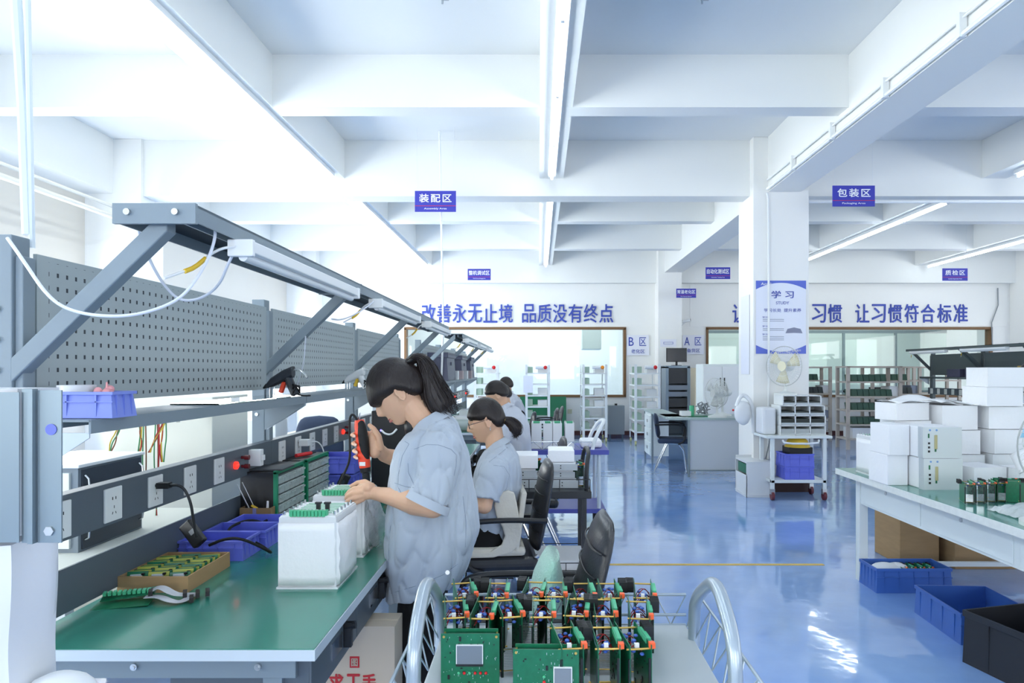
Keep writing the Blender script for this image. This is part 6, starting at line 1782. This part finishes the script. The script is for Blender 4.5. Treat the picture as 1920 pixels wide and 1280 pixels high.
# ------------------------------------------------------------------ the seated worker and the people beyond
def worker(label, Y, head, pitch, yaw, spine, near_arm, seat=True, hair='tail', coat_m=None, vox=.006, glasses=False, seed=3, lap=.5, k=1.0, floor_dx=-.35, coat_vox=.009, tail=None):
    A = lambda x, y, d=Y: at(x, y, d); S_ = 1280 / Y; h = lambda px: px / S_
    hip = A(spine[0][0], spine[0][1])
    t = thing('person', label, 'person', (hip.x, Y, 0)); hc = A(*head); M = head_matrix(hc, pitch, yaw)
    m = MB(); head_shape(m, M, k)
    top = A(spine[-1][0], spine[-1][1]); chain(m, [(hc + (M.to_3x3() @ Vector((.025, 0, -.05))), .05), (top, .056)])
    chain(m, [(top + Vector((0, 0, -.03)), .05), (A(spine[len(spine) // 2][0], spine[len(spine) // 2][1]), .07), (hip + Vector((0, 0, .12)), .08)])
    chain(m, [(top + Vector((0, 0, -.03)), .04), (near_arm[0] + Vector((0, .05, 0)), .035)])
    a0, a1, a2 = near_arm
    chain(m, [(a0, .035), (a1, .042)]); chain(m, [(a1, .043), (a1.lerp(a2, .4), .042), (a2, .027)])
    fy = lambda p: Vector((p.x, 2 * Y - p.y, p.z))
    chain(m, [(fy(a0), .035), (fy(a1), .042)]); chain(m, [(fy(a1), .043), (fy(a2), .027)])
    for w_, sg in ((a2, 1), (fy(a2), -1)):
        d = (w_ - (a1 if sg > 0 else fy(a1))).normalized(); s_ = Vector((0, 0, 1)).cross(d).normalized()
        pm = w_ + d * .055; m.cap(w_, pm, .026, .024)
        for q in range(4):
            o_ = s_ * (.028 - .018 * q); p0 = pm + o_ * .8; p1 = p0 + d * .036 + Vector((0, 0, -.006)); p2 = p1 + d * .022 + Vector((0, 0, -.02)); chain(m, [(p0, .0105), (p1, .0095), (p2, .008)], 8)
        p0 = w_ + d * .02 + s_ * .022 * sg; chain(m, [(p0, .013), (p0 + d * .035 + s_ * .02 * sg, .011), (p0 + d * .06 + s_ * .014 * sg + Vector((0, 0, -.01)), .009)], 8)
    for s in (-1, 1):
        hp = Vector((hip.x, Y + s * .09, max(lap + .06, .0) if seat else .86))
        kn = hp + Vector((-.40, s * .02, .0)) if seat else Vector((hip.x - .0, Y + s * .1, .46))
        an = Vector((kn.x + (.02 if seat else .02), kn.y, .09)); chain(m, [(hp, .08), (kn, .055), (an, .04), (an + Vector((-.12, 0, -.04)), .03)], 10)
    remesh(m.build('body', M_skin, t), vox, 2)
    if vox < .007: face_parts(t, M, k)
    hl = HLINE if hair != 'short' else [(-.13, .05), (-.09, .042), (-.05, .03), (-.02, .02), (.02, .0), (.05, -.03), (.09, -.05), (.13, -.05)]
    hair_cap(M, k, t, 1.0 if hair != 'short' else 1.03, line=hl, m_=M_hair if seed != 9 else mat('brown black hair', '#3a332f', .5, bump=.4, bscale=150))
    if tail: hair_tail(tail, t, 50, seed, 1.0)
    # coat
    rings = []
    for q in spine: rings.append((A(q[0], q[1]), h(q[2]), q[3], R(q[4] if len(q) > 4 else 0)))
    sl = a0.lerp(a1, .86)
    coat('work_coat', rings, [[(a0 + Vector((0, .02, 0)), .078), (a0.lerp(sl, .5), .078), (sl, .082)], [(fy(a0) - Vector((0, .02, 0)), .078), (fy(a0).lerp(fy(sl), .5), .078), (fy(sl), .08)]], t, coat_m or M_coat, coat_vox, .009, seed)
    if glasses: seam_fold_lines(COL.objects[-1] if 0 else [q for q in COL.objects if q.parent == t and q.name.startswith('work_coat')][0], [[(952, 838), (935, 852), (917, 866)], [(903, 868), (898, 880), (896, 892)], [(925, 872), (945, 874), (955, 890), (950, 915), (935, 935)]], t, M_seam_fold)
    m = MB(); rg = []
    for q in range(21):
        a = R(-150) + R(300) * q / 20; u = abs(q / 20 - .5) * 2; rad = Vector((.070 * cos(a), .076 * sin(a), .034 * cos(a))); dn = .05 * sstep(.5, 1, u); c = top + Vector((-.005, 0, .005))
        tp = c + rad * .85 + Vector((-.006, 0, .018 - dn * .5)); lw = c + rad * 1.28 + Vector((.0, 0, -.018 - dn * .8)); rg.append([tp, tp + rad * .06, lw + rad * .03, lw - rad * .02, tp - rad * .05])
    m.loft(rg); m.build('collar', coat_m or M_coat, t, smooth=True, ang=50)
    m = MB()
    for s in (-1, 1):
        hp = Vector((hip.x, Y + s * .085, lap + .07 if seat else .84)); kn = Vector((hip.x - .40, Y + s * .11, lap + .06)) if seat else Vector((hip.x, Y + s * .1, .46)); an = Vector((kn.x + .01, kn.y, .12))
        chain(m, [(hp, .105), (kn, .078)], 16); m.sph(kn, .078, 16, 8); m.cyl(kn, an, .076, .07, 16)
    remesh(m.build('trousers', M_trousers, t), .012, 3)
    for s in (-1, 1):
        x0 = hip.x - (.44 if seat else .04); m = MB(); m.sph((x0, Y + s * .11, .045), (.12, .045, .045), 14, 8); m.build('shoe', M_black, t, smooth=True)
    if glasses:
        g = MB()
        for s in (-1, 1):
            g.tube([M @ (Vector((-.100, s * (.031 + .024 * cos(a)), .002 + .018 * sin(a)))) for a in [2 * pi * q / 20 for q in range(21)]], .0017, seg=6)
            g.tube([M @ Vector((-.100, s * .055, .008)), M @ Vector((-.06, s * .078, .010)), M @ Vector((.012, s * .086, .012))], .0017, seg=6)
        g.tube([M @ Vector((-.100, -.008, .004)), M @ Vector((-.103, 0, .006)), M @ Vector((-.100, .008, .004))], .0016, seg=6)
        gl = g.build('glasses', mat('dark glasses frame', '#3b3640', .3), t, smooth=True)
        g = MB(); e_ = M @ Vector((.014, -.088, -.032)); g.cyl(e_, e_ + Vector((0, 0, -.014)), .002, seg=6); g.sph(e_ + Vector((0, 0, -.016)), .0035, 8, 6); g.build('earring', M_chrome, t, smooth=True)
    setpar(t)
    return t


Y2 = 3.85; B = lambda x, y, d=Y2: at(x, y, d)
worker('seated person with glasses and a low ponytail in a pale blue work coat', Y2, (912, 789), 16, 4,
       [(918, 1022, 38, .17), (921, 985, 41, .175), (926, 950, 43, .18), (932, 915, 47, .19), (934, 885, 45, .20), (934, 862, 40, .195, 8), (933, 846, 33, .15, 16), (929, 836, 24, .10, 24)],
       (B(926, 876, 3.68), B(908, 948, 3.62), B(840, 925, 3.72)), True, 'tail', M_coat, .0042, True, 4,
       tail=[(B(942, 786), .014, .018), (B(949, 788), .020, .022), (B(957, 791), .030, .03), (B(964, 797), .036, .032), (B(968, 804), .036, .03), (B(968, 811), .026, .024), (B(965, 816), .012, .012)])
m = MB(); m.tube([B(946, 788) + Vector((.008 * cos(a), .020 * sin(a), .018 * cos(a))) for a in [2 * pi * q / 12 for q in range(13)]], .0035, seg=6)
q = m.build('hair_tie', M_gold, smooth=True)
for o in list(COL.objects):
    if o.get('label', '').startswith('seated person with glasses'): q.parent = o; q.matrix_parent_inverse = Matrix.Translation(-o.location)
Y3 = 6.1; B3 = lambda x, y, d=Y3: at(x, y, d)
worker('short-haired person in a white coat bending over the third bench, just behind the seated worker', Y3, (932, 741), 22, 0,
       [(975, 862, 22, .16), (972, 845, 25, .17, 4), (970, 825, 28, .18, 8), (963, 802, 30, .19, 12), (956, 786, 28, .19, 18), (948, 773, 22, .13, 26), (943, 765, 14, .09, 32)],
       (B3(948, 790, 5.93), B3(938, 835, 5.88), B3(912, 858, 5.95)), True, 'short', M_coat2, .008, False, 5, coat_vox=.012)
Y4 = 7.4; B4 = lambda x, y, d=Y4: at(x, y, d)
worker('person in a white coat whose dark hair shows just behind the short-haired one', Y4, (941, 742), 18, 0,
       [(975, 835, 20, .17), (972, 818, 23, .18, 4), (966, 800, 25, .19, 8), (960, 784, 24, .19, 14), (955, 772, 19, .14, 24), (950, 764, 12, .09, 32)],
       (B4(957, 786, 7.22), B4(948, 822, 7.18), B4(915, 820, 7.25)), True, 'short', M_coat2, .010, False, 6, coat_vox=.014)
Y5 = 10.2; B5 = lambda x, y, d=Y5: at(x, y, d)
worker('farthest person in a white coat with short hair, head against the bright window', Y5, (949, 723), 12, -20,
       [(972, 800, 15, .17), (970, 785, 17, .18, 4), (966, 768, 18, .19, 8), (962, 755, 17, .19, 14), (957, 745, 13, .14, 20), (953, 739, 9, .09, 24)],
       (B5(962, 756, 10.0), B5(958, 782, 9.95), B5(930, 782, 10.0)), False, 'short', M_coat2, .012, False, 9, coat_vox=.016)
Y6 = 6.4; B6 = lambda x, y, d=Y6: at(x, y, d)
worker('dark-haired person in a white coat cut by the right edge behind the white cartons', Y6, (1934, 704), 10, 10,
       [(1950, 860, 28, .17), (1948, 820, 28, .18), (1946, 790, 28, .19), (1944, 765, 26, .20), (1942, 748, 18, .15), (1940, 738, 11, .08)],
       (B6(1942, 768, 6.22), B6(1936, 815, 6.18), B6(1905, 800, 6.25)), False, 'short', M_coat2, .008, False, 7, coat_vox=.012)
